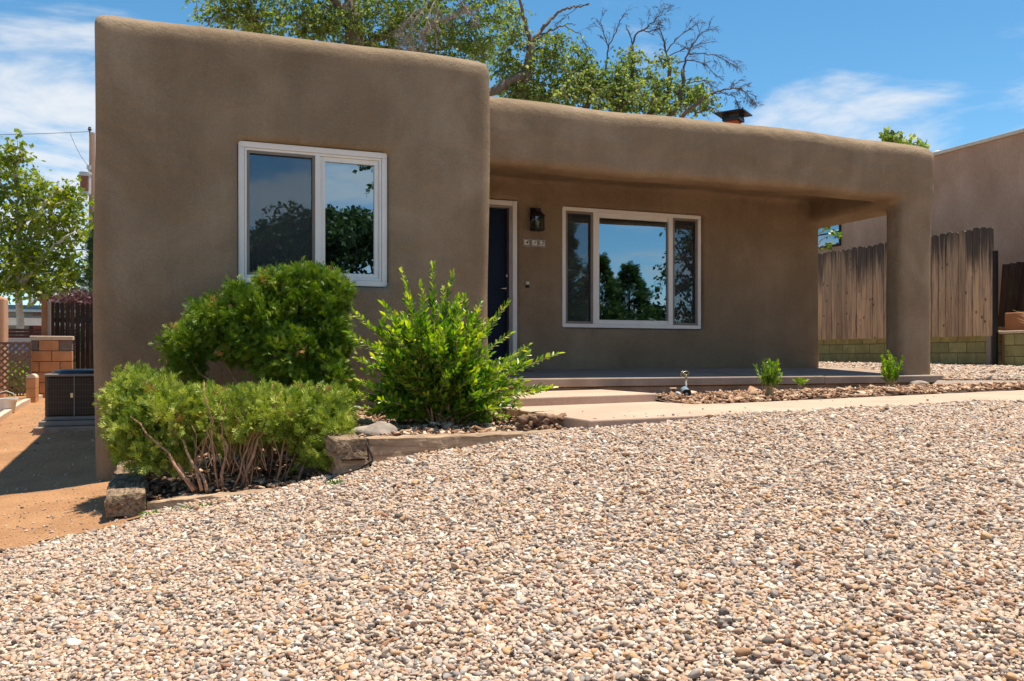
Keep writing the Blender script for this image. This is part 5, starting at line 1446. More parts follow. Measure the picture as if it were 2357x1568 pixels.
# neighbour's orange wall pier at the far left
p1 = at_Y(12, 690, 19.4); m = MB(); m.box(p1.x - 1.2, p1.x, 19.3, 19.8, CZ - 1.0, at_Y(5, 682, 19.3).z); thing(m, 'garden_wall', 'orange_stucco', 'peach stucco garden wall end at the far left behind the lattice', 'wall', bevel=.06)
# curb, bucket, low brown wall
pts = [at_Z(92, 921, -.77), at_Z(70, 928, -.79), at_Z(45, 941, -.83), at_Z(0, 969, -.90)]
d0 = pts[-1] - pts[-2]; pts.append(pts[-1] + d0*3)
pts = [Vector((q.x, q.y, gz(q.x, q.y) + .03)) for q in pts]
m = MB()
for a, b2 in zip(pts[:-1], pts[1:]): m.bar(a, b2, .09, .12)
o = thing(m, 'garden_curb', 'cream_cap', 'low tan concrete curb along the left edge of the dirt path', 'curb'); o['kind'] = 'structure'
bk = at_Z(14, 957, -.88); bz = gz(bk.x, bk.y)
t = empty('bucket', (bk.x, bk.y, bz), 'white plastic tub standing left of the curb', 'tub')
m = MB(); m.lathe((bk.x, bk.y, bz), [(.11, 0), (.15, .22), (.165, .22), (.165, .245), (.145, .245), (.105, .02)], 20); m.build('tub_body', 'white_plastic', t, smooth=False)
m = MB(); m.tube([(bk.x - .16, bk.y, bz + .23), (bk.x - .1, bk.y - .02, bz + .33), (bk.x, bk.y - .02, bz + .36), (bk.x + .1, bk.y - .02, bz + .32), (bk.x + .16, bk.y, bz + .23)], .006, 6); m.build('handle', 'white_plastic', t, smooth=True)
# house in the distance
YH_ = 46.0
c0 = at_Y(-120, 700, YH_).x; c1 = at_Y(190, 700, YH_).x
fh = empty('distant_house', ((c0+c1)/2, YH_, CZ - .8), 'cream house with a flat blue grey roof beyond the lattice', 'house')
def zz(y): return at_Y(50, y, YH_).z
m = MB(); m.box(c0, c1, YH_, YH_ + 8, CZ - 1.5, zz(713)); m.build('wall', 'cream_wall', fh)
m = MB(); m.box(c0 - .5, c1 + .5, YH_ - .7, YH_ + 8.5, zz(712.5), zz(704)); m.build('roof', 'blue_roof', fh)
m = MB(); m.box(c0 - .5, c1 + .5, YH_ - .55, YH_ - .02, zz(719), zz(713)); m.build('fascia', 'white_paint', fh)
m = MB(); m.box(c0 - 1, c1 + .5, YH_ - 5, YH_ - .71, zz(741), zz(737)); m.build('carport_roof', 'blue_roof', fh)
m = MB(); m.box(c0 - 1, c1 + .5, YH_ - 4.9, YH_ - 4.8, zz(757), zz(741.5)); m.build('carport_fascia', 'white_paint', fh)
bx_ = at_Y(76, 730, YH_ - .3).x; m = MB(); m.box(bx_, bx_ + 1.2, YH_ - .4, YH_ - .03, CZ - 1, zz(720)); m.build('brick_pier', 'red_brick', fh)
m = MB(); m.box(c0 + 1, c0 + 1.3, YH_ + 2, YH_ + 2.3, zz(704) + .003, zz(690)); m.build('roof_vent', 'white_paint', fh)
vx = at_Y(72, 700, YH_ + 2).x; m = MB(); m.lathe((vx, YH_ + 2, zz(704) + .002), [(.12, 0), (.12, .38), (.2, .40), (.2, .48)], 12); m.build('roof_vent', 'white_paint', fh)
YW = 30.0
wf = empty('board_fence', (at_Y(50, 770, YW).x, YW, CZ - .9), 'dark maroon horizontal board fence in front of the cream house', 'fence')
fa = at_Y(-60, 770, YW).x; fb2 = at_Y(180, 770, YW).x
for (ya, yb) in ((757, 763), (764.5, 771), (772, 779.5), (781, 790)):
    m = MB(); m.box(fa, fb2, YW, YW + .03, at_Y(50, yb, YW).z, at_Y(50, ya, YW).z); m.build('board', 'maroon_board', wf)
fp = at_Y(72, 760, YW); m = MB(); m.box(fp.x - .06, fp.x + .06, YW + .035, YW + .15, CZ - 1, at_Y(72, 750, YW).z); m.build('post', 'maroon_board', wf)
YM = 25.0
ma, mb2 = at_Y(-40, 790, YM).x, at_Y(120, 790, YM).x
mp_ = empty('metal_sheet', ((ma+mb2)/2, YM, CZ - .9), 'ribbed blue grey metal sheet seen above and through the lattice', 'metal sheet')
for k in range(7):
    z0, z1 = at_Y(30, 778 + 4.6*(k+1) - .5, YM).z, at_Y(30, 778 + 4.6*k, YM).z
    m = MB(); m.box(ma, mb2, YM - .02 + .015*(k % 2), YM + .03, z0, z1); m.build('rib', 'blue_metal' if k > 2 else 'transformer_grey', mp_)
# low grey garden wall with green yard things beyond the lattice
m = MB(); m.box(at_Y(-30, 850, 21.5).x, at_Y(66, 850, 21.5).x, 21.5, 21.7, CZ - 1, at_Y(30, 816, 21.5).z); thing(m, 'low_wall', 'grey_block', 'low grey brown block wall seen through the lattice', 'wall')
cc = at_Y(40, 880, 19.9); t = empty('garden_plant', (cc.x, cc.y, gz(cc.x, cc.y)), 'green leafy garden plant seen through the lattice', 'plant')
n = 500; pos = np.array([cc.x, cc.y, cc.z]) + rng.normal(size=(n, 3))*[.22, .15, .16]; V_, F_ = scatter(CARD_V, CARD_F, pos, frames(rng.normal(size=(n, 3)) + [0, 0, .6]), rng.uniform(.06, .13, n))
np_mesh('foliage', V_, F_, 'bush_leaf', t, rng.random(n)*.9)['kind'] = 'stuff'
m = MB()
for k in range(5): m.tube([(cc.x + .04*k - .08, cc.y, gz(cc.x, cc.y) - .02), (cc.x + .1*k - .2, cc.y, cc.z)], [.012, .005], 5)
m.build('stems', 'bark', t)['kind'] = 'stuff'

# ------------------------------------------------------------------ trees
def cluster_tree(name, label, limbs, clumps, leafmat, barkmat, leaf=(.05, .09), per=40, twig=0.006, group=None, cat='tree', spread=.35, droop=.25, dead=(), deadmat='dark_twig', card=True, axz=-.3):
    """limbs: list of (points, r0, r1); clumps: (x,y,z,rx,ry,rz,n). every clump point hangs on a twig from the nearest limb point."""
    base = Vector(limbs[0][0][0])
    t = empty(name, base, label, cat, group)
    wood = MB(); nodes = []; nrad = []
    for pts, r0, r1 in limbs:
        pts = [Vector(p) for p in pts]
        # smooth subdivide
        q = []
        for i in range(len(pts) - 1):
            p0, p1, p2, p3 = pts[max(i-1, 0)], pts[i], pts[i+1], pts[min(i+2, len(pts)-1)]
            for k in range(5):
                f = k/5; q.append(0.5*((2*p1) + (p2-p0)*f + (2*p0-5*p1+4*p2-p3)*f*f + (3*p1-p0-3*p2+p3)*f**3))
        q.append(pts[-1])
        L = (pts[-1]-pts[0]).length
        q = [p + Vector((random.gauss(0, 1), random.gauss(0, 1), random.gauss(0, 1)))*.012*L**.5 if 0 < i < len(q)-1 else p for i, p in enumerate(q)]
        rr = [r0 + (r1-r0)*(i/(len(q)-1))**.8 for i in range(len(q))]
        wood.tube(q, rr, 9 if r0 > .1 else 6); nodes += q; nrad += rr
    N_ = np.array([tuple(n_) for n_ in nodes])
    trunk = wood.build('trunk', barkmat, t, smooth=True)
    P_ = []
    for (x, y, z, rx, ry, rz, n) in clumps:
        d = rng.normal(size=(n, 3)); d /= np.linalg.norm(d, axis=1, keepdims=True); d *= (rng.random(n)**.45)[:, None]
        P_.append(np.array([x, y, z]) + d*[rx, ry, rz])
    if P_:
        P_ = np.concatenate(P_)
        tw = MB()
        order = np.argsort(((P_[:, None] - N_[None])**2).sum(-1).min(1)) if len(P_) < 4000 else np.arange(len(P_))
        anchors = N_.copy(); ends = []
        for i in order:
            p = P_[i]; dd = ((anchors - p)**2).sum(1); j = int(np.argmin(dd)); a = anchors[j]
            mid = (a + p)/2 + np.array([0, 0, .12*math.sqrt(dd[j])]) + rng.normal(size=3)*.06*math.sqrt(dd[j])
            q = [a, a*.3 + mid*.7, mid*.6 + p*.4, p]
            tw.tube([tuple(v) for v in q], [twig*(1.6 + .8*math.sqrt(dd[j])), twig*1.4, twig, twig*.5], 3, False)
            anchors = np.concatenate([anchors, [mid*.5 + p*.5, p]])
            ends.append(p)
        tw.build('branches', barkmat, t)['kind'] = 'stuff'
        E = np.array(ends); n = len(E)*per
        k = np.repeat(np.arange(len(E)), per)
        tl = max(2, per//6); nt_ = len(E)*tl; ke = np.repeat(np.arange(len(E)), tl)
        dv = rng.normal(size=(nt_, 3))*[1, 1, .6]; dv /= np.linalg.norm(dv, axis=1, keepdims=True); dv *= (spread*rng.uniform(.7, 2.0, nt_))[:, None]
        dro = np.array([0, 0, -1.0])*(droop*spread*rng.uniform(.3, 2.2, nt_))[:, None]
        ks = np.sort(rng.integers(0, nt_, n)); u = rng.uniform(.12, 1, n)[:, None]; k = ke[ks]
        pos = E[k] + dv[ks]*u + dro[ks]*u*u + rng.normal(size=(n, 3))*.10*spread
        ax = dv[ks]/spread*.5 + dro[ks]/spread*u + rng.normal(size=(n, 3))*.6 + [0, 0, axz]
        A0, A1, A2 = E[ke], E[ke] + dv*.5 + dro*.25, E[ke] + dv + dro
        wv = np.stack([A0 + [0, 0, twig*.5], A0 - [0, 0, twig*.5], A1 + [0, 0, twig*.4], A1 - [0, 0, twig*.4], A2], 1).reshape(-1, 3); bq = (np.arange(nt_)*5)[:, None]
        np_mesh('twigs', wv, np.concatenate([bq + [0, 1, 3], bq + [0, 3, 2], bq + [2, 3, 4]]), barkmat, t)['kind'] = 'stuff'
        V_, F_ = scatter(CARD_V if card else LEAF_V, CARD_F if card else LEAF_F, pos, frames(ax), rng.uniform(*leaf, n))
        tone = np.clip(.65*rng.random(n) + .35*rng.random(len(E))[k], 0, 1)
        np_mesh('crown', V_, F_, leafmat, t, np.repeat(tone, 1 if card else len(LEAF_F)))['kind'] = 'stuff'
    if dead:
        dm = MB()
        for pts, r0, r1, nb in dead:
            pts = [Vector(p) for p in pts]; q = []
            for i in range(len(pts)-1):
                for k in range(4): q.append(pts[i].lerp(pts[i+1], k/4) + Vector((random.gauss(0, 1), random.gauss(0, 1), random.gauss(0, 1)))*.010)
            q.append(pts[-1]); rr = [r0 + (r1-r0)*i/(len(q)-1) for i in range(len(q))]
            dm.tube(q, rr, 5, False)
            def twigs(q, rr, nb, L, lev):
                for _ in range(nb):
                    i = random.randint(len(q)//4, len(q)-2); d = (q[i+1]-q[i]).normalized()
                    v = (d + Vector((random.uniform(-1, 1), random.uniform(-1, 1), random.uniform(-.7, .8)))*.75).normalized()
                    l = L*random.uniform(.4, 1.0); a = q[i]
                    b1 = a + v*l*.35 + Vector((0, 0, .03*l)); b2_ = a + v*l*.7 + Vector((random.uniform(-.1, .1)*l, random.uniform(-.1, .1)*l, .03*l)); c_ = a + v*l + Vector((random.uniform(-.15, .15)*l, random.uniform(-.15, .15)*l, -.10*l))
                    s = [a, b1, b2_, c_]; r = max(rr[i]*.5, .0035); r_ = [r, r*.75, r*.55, r*.3]; dm.tube(s, r_, 3, False)
                    if lev > 0: twigs(s, r_, max(3, nb//3), l*.55, lev-1)
            twigs(q, rr, nb, (pts[-1]-pts[0]).length*.42, 2)
        dm.build('dead_branches', deadmat, t)['kind'] = 'stuff'
    return t
def L3(pts, T): return [at_T(x, y, T + dt) for x, y, dt in pts]
def clump(x, y, T, rx, ry, n, rd=None):
    c = at_T(x, y, T); s = T/FPX; return (c.x, c.y, c.z, rx*s, (rd or rx)*s, ry*s, n)
# big elm behind the bay
T1 = 22.0
tb = at_T(822, 130, T1); trunk_base = Vector((tb.x, tb.y, gz(tb.x, tb.y)))
limbs = [([trunk_base, Vector((tb.x + .1, tb.y, 2.5)), at_T(820, 110, T1), at_T(806, 45, T1)], .30, .22),
         (L3([(806, 45, 0), (785, 20, -.2), (762, -8, -.4), (720, -80, -.6), (690, -170, -1)], T1), .16, .05),
         (L3([(806, 45, 0), (803, 0, .2), (815, -80, .4), (840, -180, .8)], T1), .17, .05),
         (L3([(820, 112, 0), (900, 75, .6), (980, 20, 1.2), (1060, -40, 1.5), (1120, -110, 1.6)], T1), .13, .03),
         ([Vector((tb.x + .1, tb.y, 2.5))] + L3([(700, 160, -.5), (610, 95, -.8), (592, 60, -1.0), (574, 28, -1.2), (548, -10, -1.5), (520, -70, -1.8)], T1), .13, .03),
         (L3([(576, 30, -1.2), (540, 22, -1.3), (505, 26, -1.4), (484, 44, -1.5), (476, 60, -1.5)], T1), .05, .012),
         (L3([(815, 80, 0), (870, 110, .8), (950, 120, 1.2), (1020, 110, 1.6), (1090, 95, 1.8)], T1), .10, .02)]
cl = [clump(500, 30, T1-1.4, 55, 35, 26), clump(560, 0, T1-1.2, 70, 50, 44), clump(610, 60, T1-1, 75, 28, 36), clump(680, 30, T1-.6, 70, 50, 46), clump(740, 55, T1-.2, 70, 45, 52), clump(830, 65, T1, 80, 50, 64),
      clump(900, 30, T1+.4, 80, 60, 64), clump(960, 80, T1+.8, 80, 55, 60), clump(1030, 50, T1+1, 80, 70, 66), clump(1090, 100, T1+1.4, 70, 60, 60), clump(1130, 30, T1+1.5, 70, 60, 50), clump(800, -60, T1, 150, 70, 80), clump(980, -60, T1+1, 150, 70, 80),
      clump(620, -70, T1-1.2, 120, 60, 50), clump(1010, 150, T1+1.2, 60, 25, 24), clump(1100, -60, T1+1.3, 80, 60, 40), clump(800, -190, T1+.4, 190, 90, 60)]
dead = [(L3([(985, 10, -1.5), (960, 40, -1.7), (940, 80, -1.8), (930, 112, -1.8)], T1), .020, .006, 22), (L3([(1000, 5, -1.5), (985, 45, -1.7), (975, 80, -1.8), (965, 118, -1.8)], T1), .020, .006, 22), (L3([(960, 20, -1.5), (935, 50, -1.7), (915, 85, -1.8)], T1), .018, .006, 18), (L3([(1050, -10, -1.5), (1075, 20, -1.6), (1090, 50, -1.7)], T1), .018, .006, 18),
        (L3([(1010, 15, -1.4), (1000, 55, -1.6), (1005, 100, -1.7)], T1), .018, .006, 18), (L3([(1120, 10, -1.2), (1075, 30, -1.3), (1030, 45, -1.4), (985, 40, -1.5)], T1), .018, .006, 22)]
cluster_tree('elm_tree', 'tall green elm with pale hanging twigs behind the left part of the roof', limbs, cl, 'elm_leaf', 'bark', (.06, .11), 30, .008, 'elms behind the house', spread=.25, dead=dead, deadmat='dead_wood')
# second elm, half dead, behind the porch roof
T2 = 19.0
tb = at_T(1300, 250, T2); base2 = Vector((tb.x, tb.y, gz(tb.x, tb.y)))
limbs = [([base2, Vector((tb.x - .2, tb.y, 1.8)), at_T(1270, 300, T2)], .26, .20),
         ([at_T(1270, 300, T2)] + L3([(1140, 207, -.6), (1172, 185, -.5), (1217, 163, -.4)], T2)[0:0] + L3([(1200, 240, -.3)], T2) + L3([(1217, 165, -.4), (1220, 100, -.4)], T2), .15, .085),
         (L3([(1217, 168, -.4), (1180, 184, -.6), (1140, 207, -.8), (1090, 235, -1.0)], T2), .10, .09),
         (L3([(1220, 100, -.4), (1208, 50, -.5), (1196, 0, -.6), (1190, -60, -.7)], T2), .055, .02),
         (L3([(1220, 100, -.4), (1240, 78, -.3), (1256, 57, -.3), (1275, 36, -.2), (1300, 22, -.2), (1330, 16, -.1), (1356, 10, 0)], T2), .06, .012),
         (L3([(1230, 92, -.4), (1265, 72, -.2), (1300, 58, 0), (1325, 56, 0)], T2), .035, .008),
         ([at_T(1270, 300, T2)] + L3([(1340, 260, .3), (1394, 160, .4)], T2), .10, .04),
         ([at_T(1270, 300, T2)] + L3([(1400, 270, .5), (1452, 200, .6), (1454, 105, .7)], T2), .11, .04),
         ([at_T(1270, 300, T2)] + L3([(1440, 290, .6), (1530, 230, .8), (1540, 150, .9)], T2), .11, .04),
         ([at_T(1270, 300, T2)] + L3([(1480, 300, .3), (1560, 240, .2), (1572, 160, .2)], T2), .10, .04),
         ([at_T(1270, 300, T2)] + L3([(1500, 310, 0), (1592, 245, -.2), (1640, 214, -.3)], T2), .09, .03)]
cl = [clump(1170, 150, T2-.3, 40, 60, 40), clump(1240, 190, T2, 65, 50, 58), clump(1275, 120, T2, 55, 40, 40), clump(1310, 200, T2+.2, 60, 50, 56), clump(1330, 140, T2+.2, 45, 30, 24), clump(1390, 190, T2+.4, 65, 50, 60), clump(1450, 200, T2+.6, 65, 50, 58), clump(1450, 140, T2+.6, 35, 25, 14),
      clump(1520, 210, T2+.7, 60, 50, 46), clump(1540, 150, T2+.8, 30, 25, 10), clump(1590, 220, T2+.3, 45, 35, 30), clump(1620, 240, T2, 40, 25, 14), clump(1190, 215, T2-.3, 50, 30, 30), clump(1350, 240, T2+.3, 180, 25, 60), clump(1180, 60, T2-.5, 35, 60, 24), clump(1480, 260, T2+.4, 120, 25, 34)]
def DB(p, dt, r0, nb): return (L3([(x, y, dt) for x, y in p], T2), r0*.75, .004, nb)
dead = [DB([(1356, 10), (1330, 16), (1300, 40), (1280, 60)], -.1, .012, 10), DB([(1394, 160), (1400, 110), (1388, 70), (1382, 45)], .4, .028, 12), DB([(1400, 110), (1415, 80), (1428, 50), (1438, 30)], .4, .020, 10),
        DB([(1454, 108), (1462, 80), (1490, 62), (1515, 40), (1530, 20)], .7, .034, 16), DB([(1456, 100), (1448, 75), (1440, 55)], .7, .020, 8), DB([(1475, 72), (1500, 72), (1530, 62)], .7, .02, 10),
        DB([(1540, 152), (1530, 110), (1522, 75), (1515, 55)], .9, .030, 12), DB([(1535, 120), (1555, 90), (1580, 72), (1605, 55)], .9, .022, 12), DB([(1572, 162), (1582, 125), (1600, 95), (1615, 75), (1640, 70)], .2, .034, 14),
        DB([(1582, 125), (1610, 122), (1650, 128), (1690, 150)], .2, .024, 16), DB([(1560, 145), (1590, 138), (1625, 150), (1655, 180)], .2, .022, 14), DB([(1540, 130), (1570, 115), (1600, 105), (1640, 95)], .5, .02, 12),
        DB([(1640, 214), (1665, 207), (1695, 203), (1718, 212), (1732, 240)], -.3, .030, 24), DB([(1630, 218), (1660, 214), (1690, 222), (1702, 250)], -.3, .02, 16), DB([(1590, 190), (1620, 185), (1640, 200), (1645, 225)], -.1, .018, 12),
        DB([(1300, 60), (1335, 80), (1350, 110), (1365, 150)], .1, .016, 10), DB([(1600, 260), (1640, 250), (1660, 262)], -.3, .018, 8)]
cluster_tree('elm_tree', 'half dead elm with bare dark branches behind the porch roof', limbs, cl, 'elm_leaf', 'bark', (.055, .10), 24, .008, 'elms behind the house', spread=.23, dead=dead)
# light green tree far left
T3 = 33.0
tb = at_T(45, 700, T3); base3 = Vector((tb.x, tb.y, CZ - 1))
limbs = [([base3, at_T(43, 650, T3), at_T(45, 600, T3), at_T(42, 520, T3), at_T(38, 440, T3), at_T(42, 360, T3)], .15, .04),
         (L3([(42, 650, 0), (15, 640, .5), (-40, 610, .8), (-90, 560, 1)], T3), .16, .05), (L3([(46, 655, 0), (80, 620, -.3), (105, 585, -.5), (160, 540, -.6)], T3), .14, .04),
         (L3([(43, 520, 0), (70, 500, -.4), (85, 495, -.5), (120, 450, -.6)], T3), .09, .03), (L3([(42, 480, 0), (10, 440, .3), (-10, 380, .5)], T3), .08, .03), (L3([(42, 450, 0), (60, 420, .2), (80, 400, .2)], T3), .05, .015),
         (L3([(45, 560, 0), (90, 540, .5), (140, 500, .8), (170, 470, .9)], T3), .08, .03)]
cl = [clump(10, 370, T3, 40, 40, 14), clump(48, 345, T3, 18, 30, 7), clump(40, 430, T3, 40, 40, 14), clump(-20, 460, T3, 50, 60, 20), clump(100, 440, T3, 45, 35, 18), clump(150, 460, T3, 40, 45, 20), clump(60, 510, T3, 60, 45, 22), clump(130, 520, T3, 65, 40, 26), clump(190, 510, T3, 35, 40, 10),
      clump(30, 580, T3, 60, 45, 24), clump(110, 590, T3, 70, 45, 30), clump(160, 630, T3, 50, 45, 20), clump(70, 650, T3, 70, 35, 24), clump(10, 640, T3, 50, 40, 18), clump(-40, 560, T3, 60, 60, 22), clump(130, 670, T3, 70, 25, 20)]
cluster_tree('sycamore_tree', 'yellow green broad leaved tree with pale limbs at the far left', limbs, cl, 'sycamore_leaf', 'pale_bark', (.13, .22), 34, .012, spread=.45)
# evergreen and plum beyond the gate, dark backdrop trees
def pine(name, label, x, y, z0, h, r, n, mat='far_leaf', group=None, leaf=(.10, .22)):
    t = empty(name, (x, y, z0), label, 'tree', group)
    m = MB(); m.tube([(x, y, z0), (x, y, z0 + h*.95)], [.035*h**.8, .01], 8); m.build('trunk', 'bark', t, smooth=True)
    f = rng.random(n)**.8; zz_ = z0 + h*(.12 + .88*f); rad = r*(1.02 - f)**.85*(.35 + .65*rng.random(n)**.5); lob = 1 + .22*np.sin(f*26) ; th = rng.uniform(0, 6.283, n); rad = rad*lob*(1 + .15*np.sin(th*5))
    pos = np.stack([x + rad*np.cos(th), y + rad*np.sin(th), zz_ - .12*rad], 1); ax = np.stack([np.cos(th), np.sin(th), rng.normal(0, .5, n) + .2], 1) + rng.normal(size=(n, 3))*.3
    V_, F_ = scatter(SPRAY_V, SPRAY_F, pos, frames(ax), rng.uniform(leaf[0], leaf[1], n)*1.6)
    np_mesh('crown', V_, F_, mat, t, np.repeat(rng.random(n), len(SPRAY_F)))['kind'] = 'stuff'
c = at_T(222, 640, 30); pine('evergreen_tree', 'dark evergreen tree partly hidden by the left house corner', c.x + .25, c.y, CZ - 1, 6.0, 1.15, 1500)
c = at_T(190, 690, 26); t = empty('plum_shrub', (c.x, c.y, CZ - 1), 'purple leaved shrub showing above the dark gate', 'shrub')
n = 1400; pos = np.array([c.x, c.y, c.z - .05]) + rng.normal(size=(n, 3))*[.45, .3, .14]; V_, F_ = scatter(CARD_V, CARD_F, pos, frames(rng.normal(size=(n, 3))), rng.uniform(.06, .12, n)); np_mesh('foliage', V_, F_, 'plum_leaf', t, rng.random(n))['kind'] = 'stuff'
m = MB(); 
for k in range(5): m.tube([(c.x, c.y, CZ - 1), (c.x + .2*k - .4, c.y, c.z)], [.03, .01], 5)
m.build('stems', 'bark', t)['kind'] = 'stuff'
# leafy top showing over the right end of the parapet
T4 = 26.0; tb = at_T(2060, 330, T4); b4 = Vector((tb.x, tb.y, CZ))
limbs = [([b4, at_T(2062, 400, T4), at_T(2060, 330, T4), at_T(2052, 300, T4)], .12, .02), (L3([(2060, 380, 0), (2090, 340, 0), (2112, 325, 0)], T4), .05, .01)]
cl = [clump(2050, 312, T4, 22, 18, 9), clump(2060, 345, T4, 45, 18, 16), clump(2110, 336, T4, 18, 10, 4), clump(2070, 400, T4, 80, 40, 30)]
cluster_tree('leafy_tree', 'green leafy tree top showing above the right end of the roof', limbs, cl, 'elm_leaf', 'bark', (.12, .20), 22, .008, spread=.20)
T5 = 17.5; c5 = at_T(1880, 560, T5); b5 = Vector((c5.x - .6, c5.y, gz(c5.x, c5.y)))
limbs = [([b5, Vector((c5.x - .55, c5.y, CZ + 1.2)), at_T(1875, 545, T5), at_T(1890, 520, T5)], .05, .01), (L3([(1870, 575, 0), (1900, 548, 0), (1928, 540, 0)], T5), .015, .005), (L3([(1868, 560, 0), (1895, 530, 0), (1915, 508, 0)], T5), .015, .005), (L3([(1865, 590, 0), (1895, 565, 0), (1915, 572, 0)], T5), .012, .004)]
cl = [clump(1912, 508, T5, 10, 6, 4), clump(1905, 530, T5, 16, 8, 6), clump(1925, 540, T5, 6, 4, 3), clump(1905, 565, T5, 14, 6, 5), clump(1860, 540, T5, 22, 30, 12)]
cluster_tree('young_tree', 'slim young tree before the window of the reddish house', limbs, cl, 'bush_leaf', 'pale_bark', (.06, .10), 6, .004, spread=.06)

# trees across the street behind the viewer, seen reflected in the windows
def round_tree(label, x, y, h, r, n, dead_n=0, mat='far_leaf'):
    z0 = CZ - 1.5
    limbs = [([(x, y, z0), (x + .1, y, z0 + h*.25), (x - .1, y, z0 + h*.5)], .05*h**.8, .03*h**.8)]
    for k in range(6):
        a = k*1.05 + random.random(); limbs.append(([(x - .0, y, z0 + h*(.25 + .04*k)), (x + .4*r*math.cos(a), y + .4*r*math.sin(a), z0 + h*(.5 + .03*k)), (x + .8*r*math.cos(a), y + .8*r*math.sin(a), z0 + h*(.62 + .05*k))], .018*h**.8, .02))
    cl = []
    for k in range(9):
        a = random.uniform(0, 6.28); q = random.uniform(.2, .75)*r; cl.append((x + q*math.cos(a), y + q*math.sin(a), z0 + h*random.uniform(.34, .86), r*.45, r*.45, h*.13, n//9))
    dead = []
    for k in range(dead_n):
        a = random.uniform(0, 6.28); dead.append(([(x, y, z0 + h*.6), (x + .4*r*math.cos(a), y + .4*r*math.sin(a), z0 + h*.9), (x + .9*r*math.cos(a), y + .9*r*math.sin(a), z0 + h*1.1)], .05, .008, 12))
    cluster_tree('street_tree', label, limbs, cl, mat, 'dark_twig', (.14, .26), 26, .012, 'trees across the street', spread=.42, dead=dead)
round_tree('broad leafy tree across the street reflected at the left of the bay window', 2.4, -15.5, 7.0, 2.6, 400)
round_tree('spreading tree across the street reflected in the middle of the bay window', 5.0, -16.0, 7.8, 2.7, 420)
round_tree('fuller tree across the street reflected in the right pane of the bay window', 7.2, -15, 8.0, 2.7, 420)
round_tree('tall tree with dead limbs reflected at the right edge of the bay window', 10.4, -17.5, 12.5, 3.2, 160, 12)
round_tree('small round tree across the street left of the others', -0.8, -16, 6.4, 2.4, 110)
round_tree('tall tree across the street reflected at the right of the porch window', 25.0, -15.5, 10.4, 3.0, 210)
round_tree('low leafy tree across the street between the conifers and the tall tree', 22.6, -18, 4.6, 2.0, 140)
round_tree('low spreading tree far behind the conifers across the street', 19.5, -21, 5.0, 3.2, 170)
round_tree('low bushy tree at the far end of the trees across the street', 27.5, -19, 5.5, 3.0, 170)
pine('street_conifer', 'tall pine across the street reflected in the left light of the porch window', 15.9, -14.5, CZ - 1.5, 9.0, 2.0, 2000, group='conifers across the street', leaf=(.2, .4))
pine('street_conifer', 'pointed conifer across the street reflected in the middle pane', 18.7, -15.5, CZ - 1.5, 6.2, 1.9, 2600, group='conifers across the street', leaf=(.14, .3))
pine('street_conifer', 'broader conifer right of the pointed one across the street', 20.6, -16, CZ - 1.5, 5.9, 2.0, 2600, group='conifers across the street', leaf=(.14, .3))
pine('street_conifer', 'short conifer left of the pointed one across the street', 17.2, -16.5, CZ - 1.5, 5.4, 1.7, 2000, group='conifers across the street', leaf=(.14, .3))

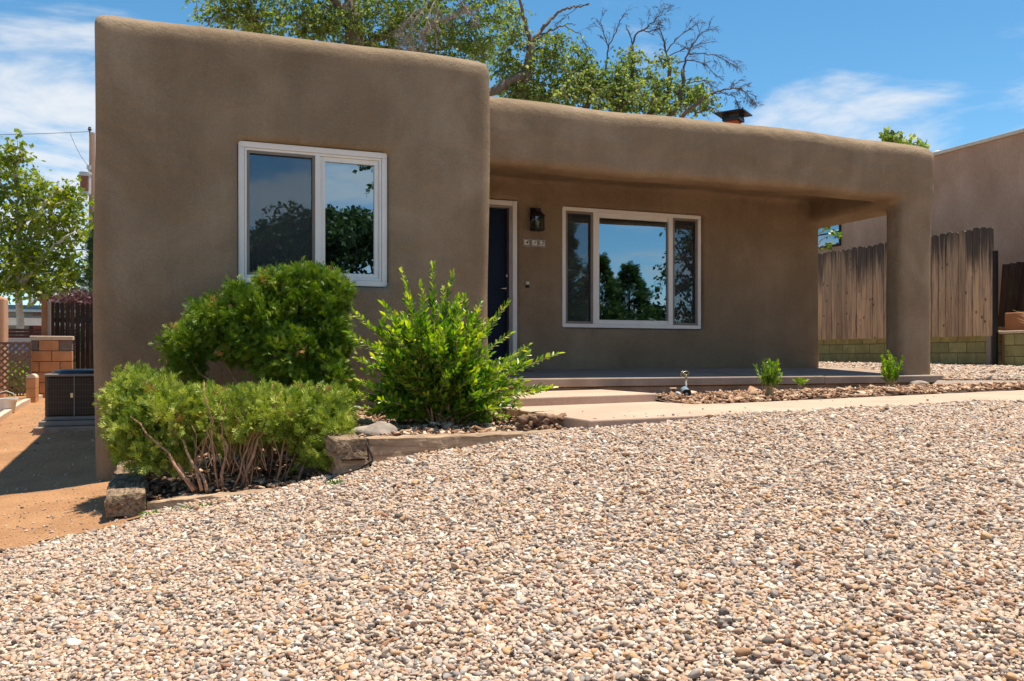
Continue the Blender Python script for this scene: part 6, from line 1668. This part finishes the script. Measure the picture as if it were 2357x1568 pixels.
# ------------------------------------------------------------------ utility pole and wires
TP = 40.0
pt = at_T(212, 306, TP)
pole = empty('utility_pole', (pt.x, pt.y, CZ - 1), 'brown wooden utility pole behind the left house corner', 'pole')
m = MB(); m.tube([(pt.x, pt.y, CZ - 1.2), (pt.x, pt.y, pt.z)], [.17, .12], 12); m.build('shaft', 'pole_wood', pole, smooth=True)
m = MB(); m.tube([(pt.x - .1, pt.y, pt.z - .2), (pt.x - .1, pt.y, pt.z + .12)], .025, 8); m.lathe((pt.x - .1, pt.y, pt.z + .1), [(.07, 0), (.09, .05), (.05, .1), (.07, .13), (.03, .17)], 12); m.build('insulator', 'black_metal', pole)
tt = at_T(198, 394, TP); zt1, zt0 = at_T(198, 397, TP).z, at_T(198, 450, TP).z
tr = empty('pole_transformer', (tt.x, pt.y, zt0), 'grey can transformer with a rust patch on the utility pole', 'transformer')
m = MB(); m.lathe((tt.x, pt.y - .1, zt0), [(.22, 0), (.235, .03), (.24, zt1 - zt0 - .18), (.27, zt1 - zt0 - .15), (.27, zt1 - zt0 - .05), (.15, zt1 - zt0)], 20); m.build('tank', 'transformer_grey', tr, smooth=False)
m = MB(); n0 = len(m.v)
for i in range(7):
    for k in (0, 1):
        a = math.radians(210 + 16*i); m.v.append((tt.x + .245*math.cos(a), pt.y - .1 + .245*math.sin(a), zt0 + .12 + k*(zt1 - zt0 - .36)))
for i in range(6): m.f.append((2*i, 2*i+2, 2*i+3, 2*i+1))
m.build('rust_patch', 'rust', tr)
m = MB(); m.lathe((tt.x + .14, pt.y - .1, zt1 - .02), [(.05, 0), (.05, .12), (.1, .13), (.1, .3), (.04, .31)], 10); m.build('bushing', 'transformer_grey', tr)
def cable(label, pts, r, sag=0.0):
    q = []
    for i in range(17):
        f = i/16; a = Vector(pts[0]).lerp(Vector(pts[1]), f); a.z -= sag*4*f*(1-f); q.append(a)
    m = MB(); m.tube(q, r, 5); thing(m, 'overhead_wire', 'wire', label, 'wire', 'overhead wires at the left', smooth=True)
def ex(x, y): return at_T(x, y, TP)
cable('top overhead wire to the tip of the utility pole', (ex(-300, 309), ex(209, 303)), .012, .1)
cable('thin wire drooping from the top wire to the pole', (ex(162, 308), ex(212, 388)), .010, .25)
cable('upper of the three wires crossing the yellow green tree', (ex(-300, 572), ex(214, 541)), .016, .1)
cable('middle grey wire crossing the yellow green tree', (ex(-300, 588), ex(214, 552)), .018, .1)
cable('lowest thick black wire crossing the yellow green tree', (ex(-300, 600), ex(214, 572)), .028, .1)
cable('service wire sagging down left from the pole', (ex(30, 622), ex(213, 500)), .014, .7)
for px, yt in ((128, 674), (168, 674), (176, 665)):
    q = at_Y(px, yt, YH_ + 3); m = MB(); m.tube([(q.x, q.y, zz(704) + .001), (q.x, q.y, q.z)], .06, 8); m.build('roof_pipe', 'transformer_grey', fh, smooth=True)
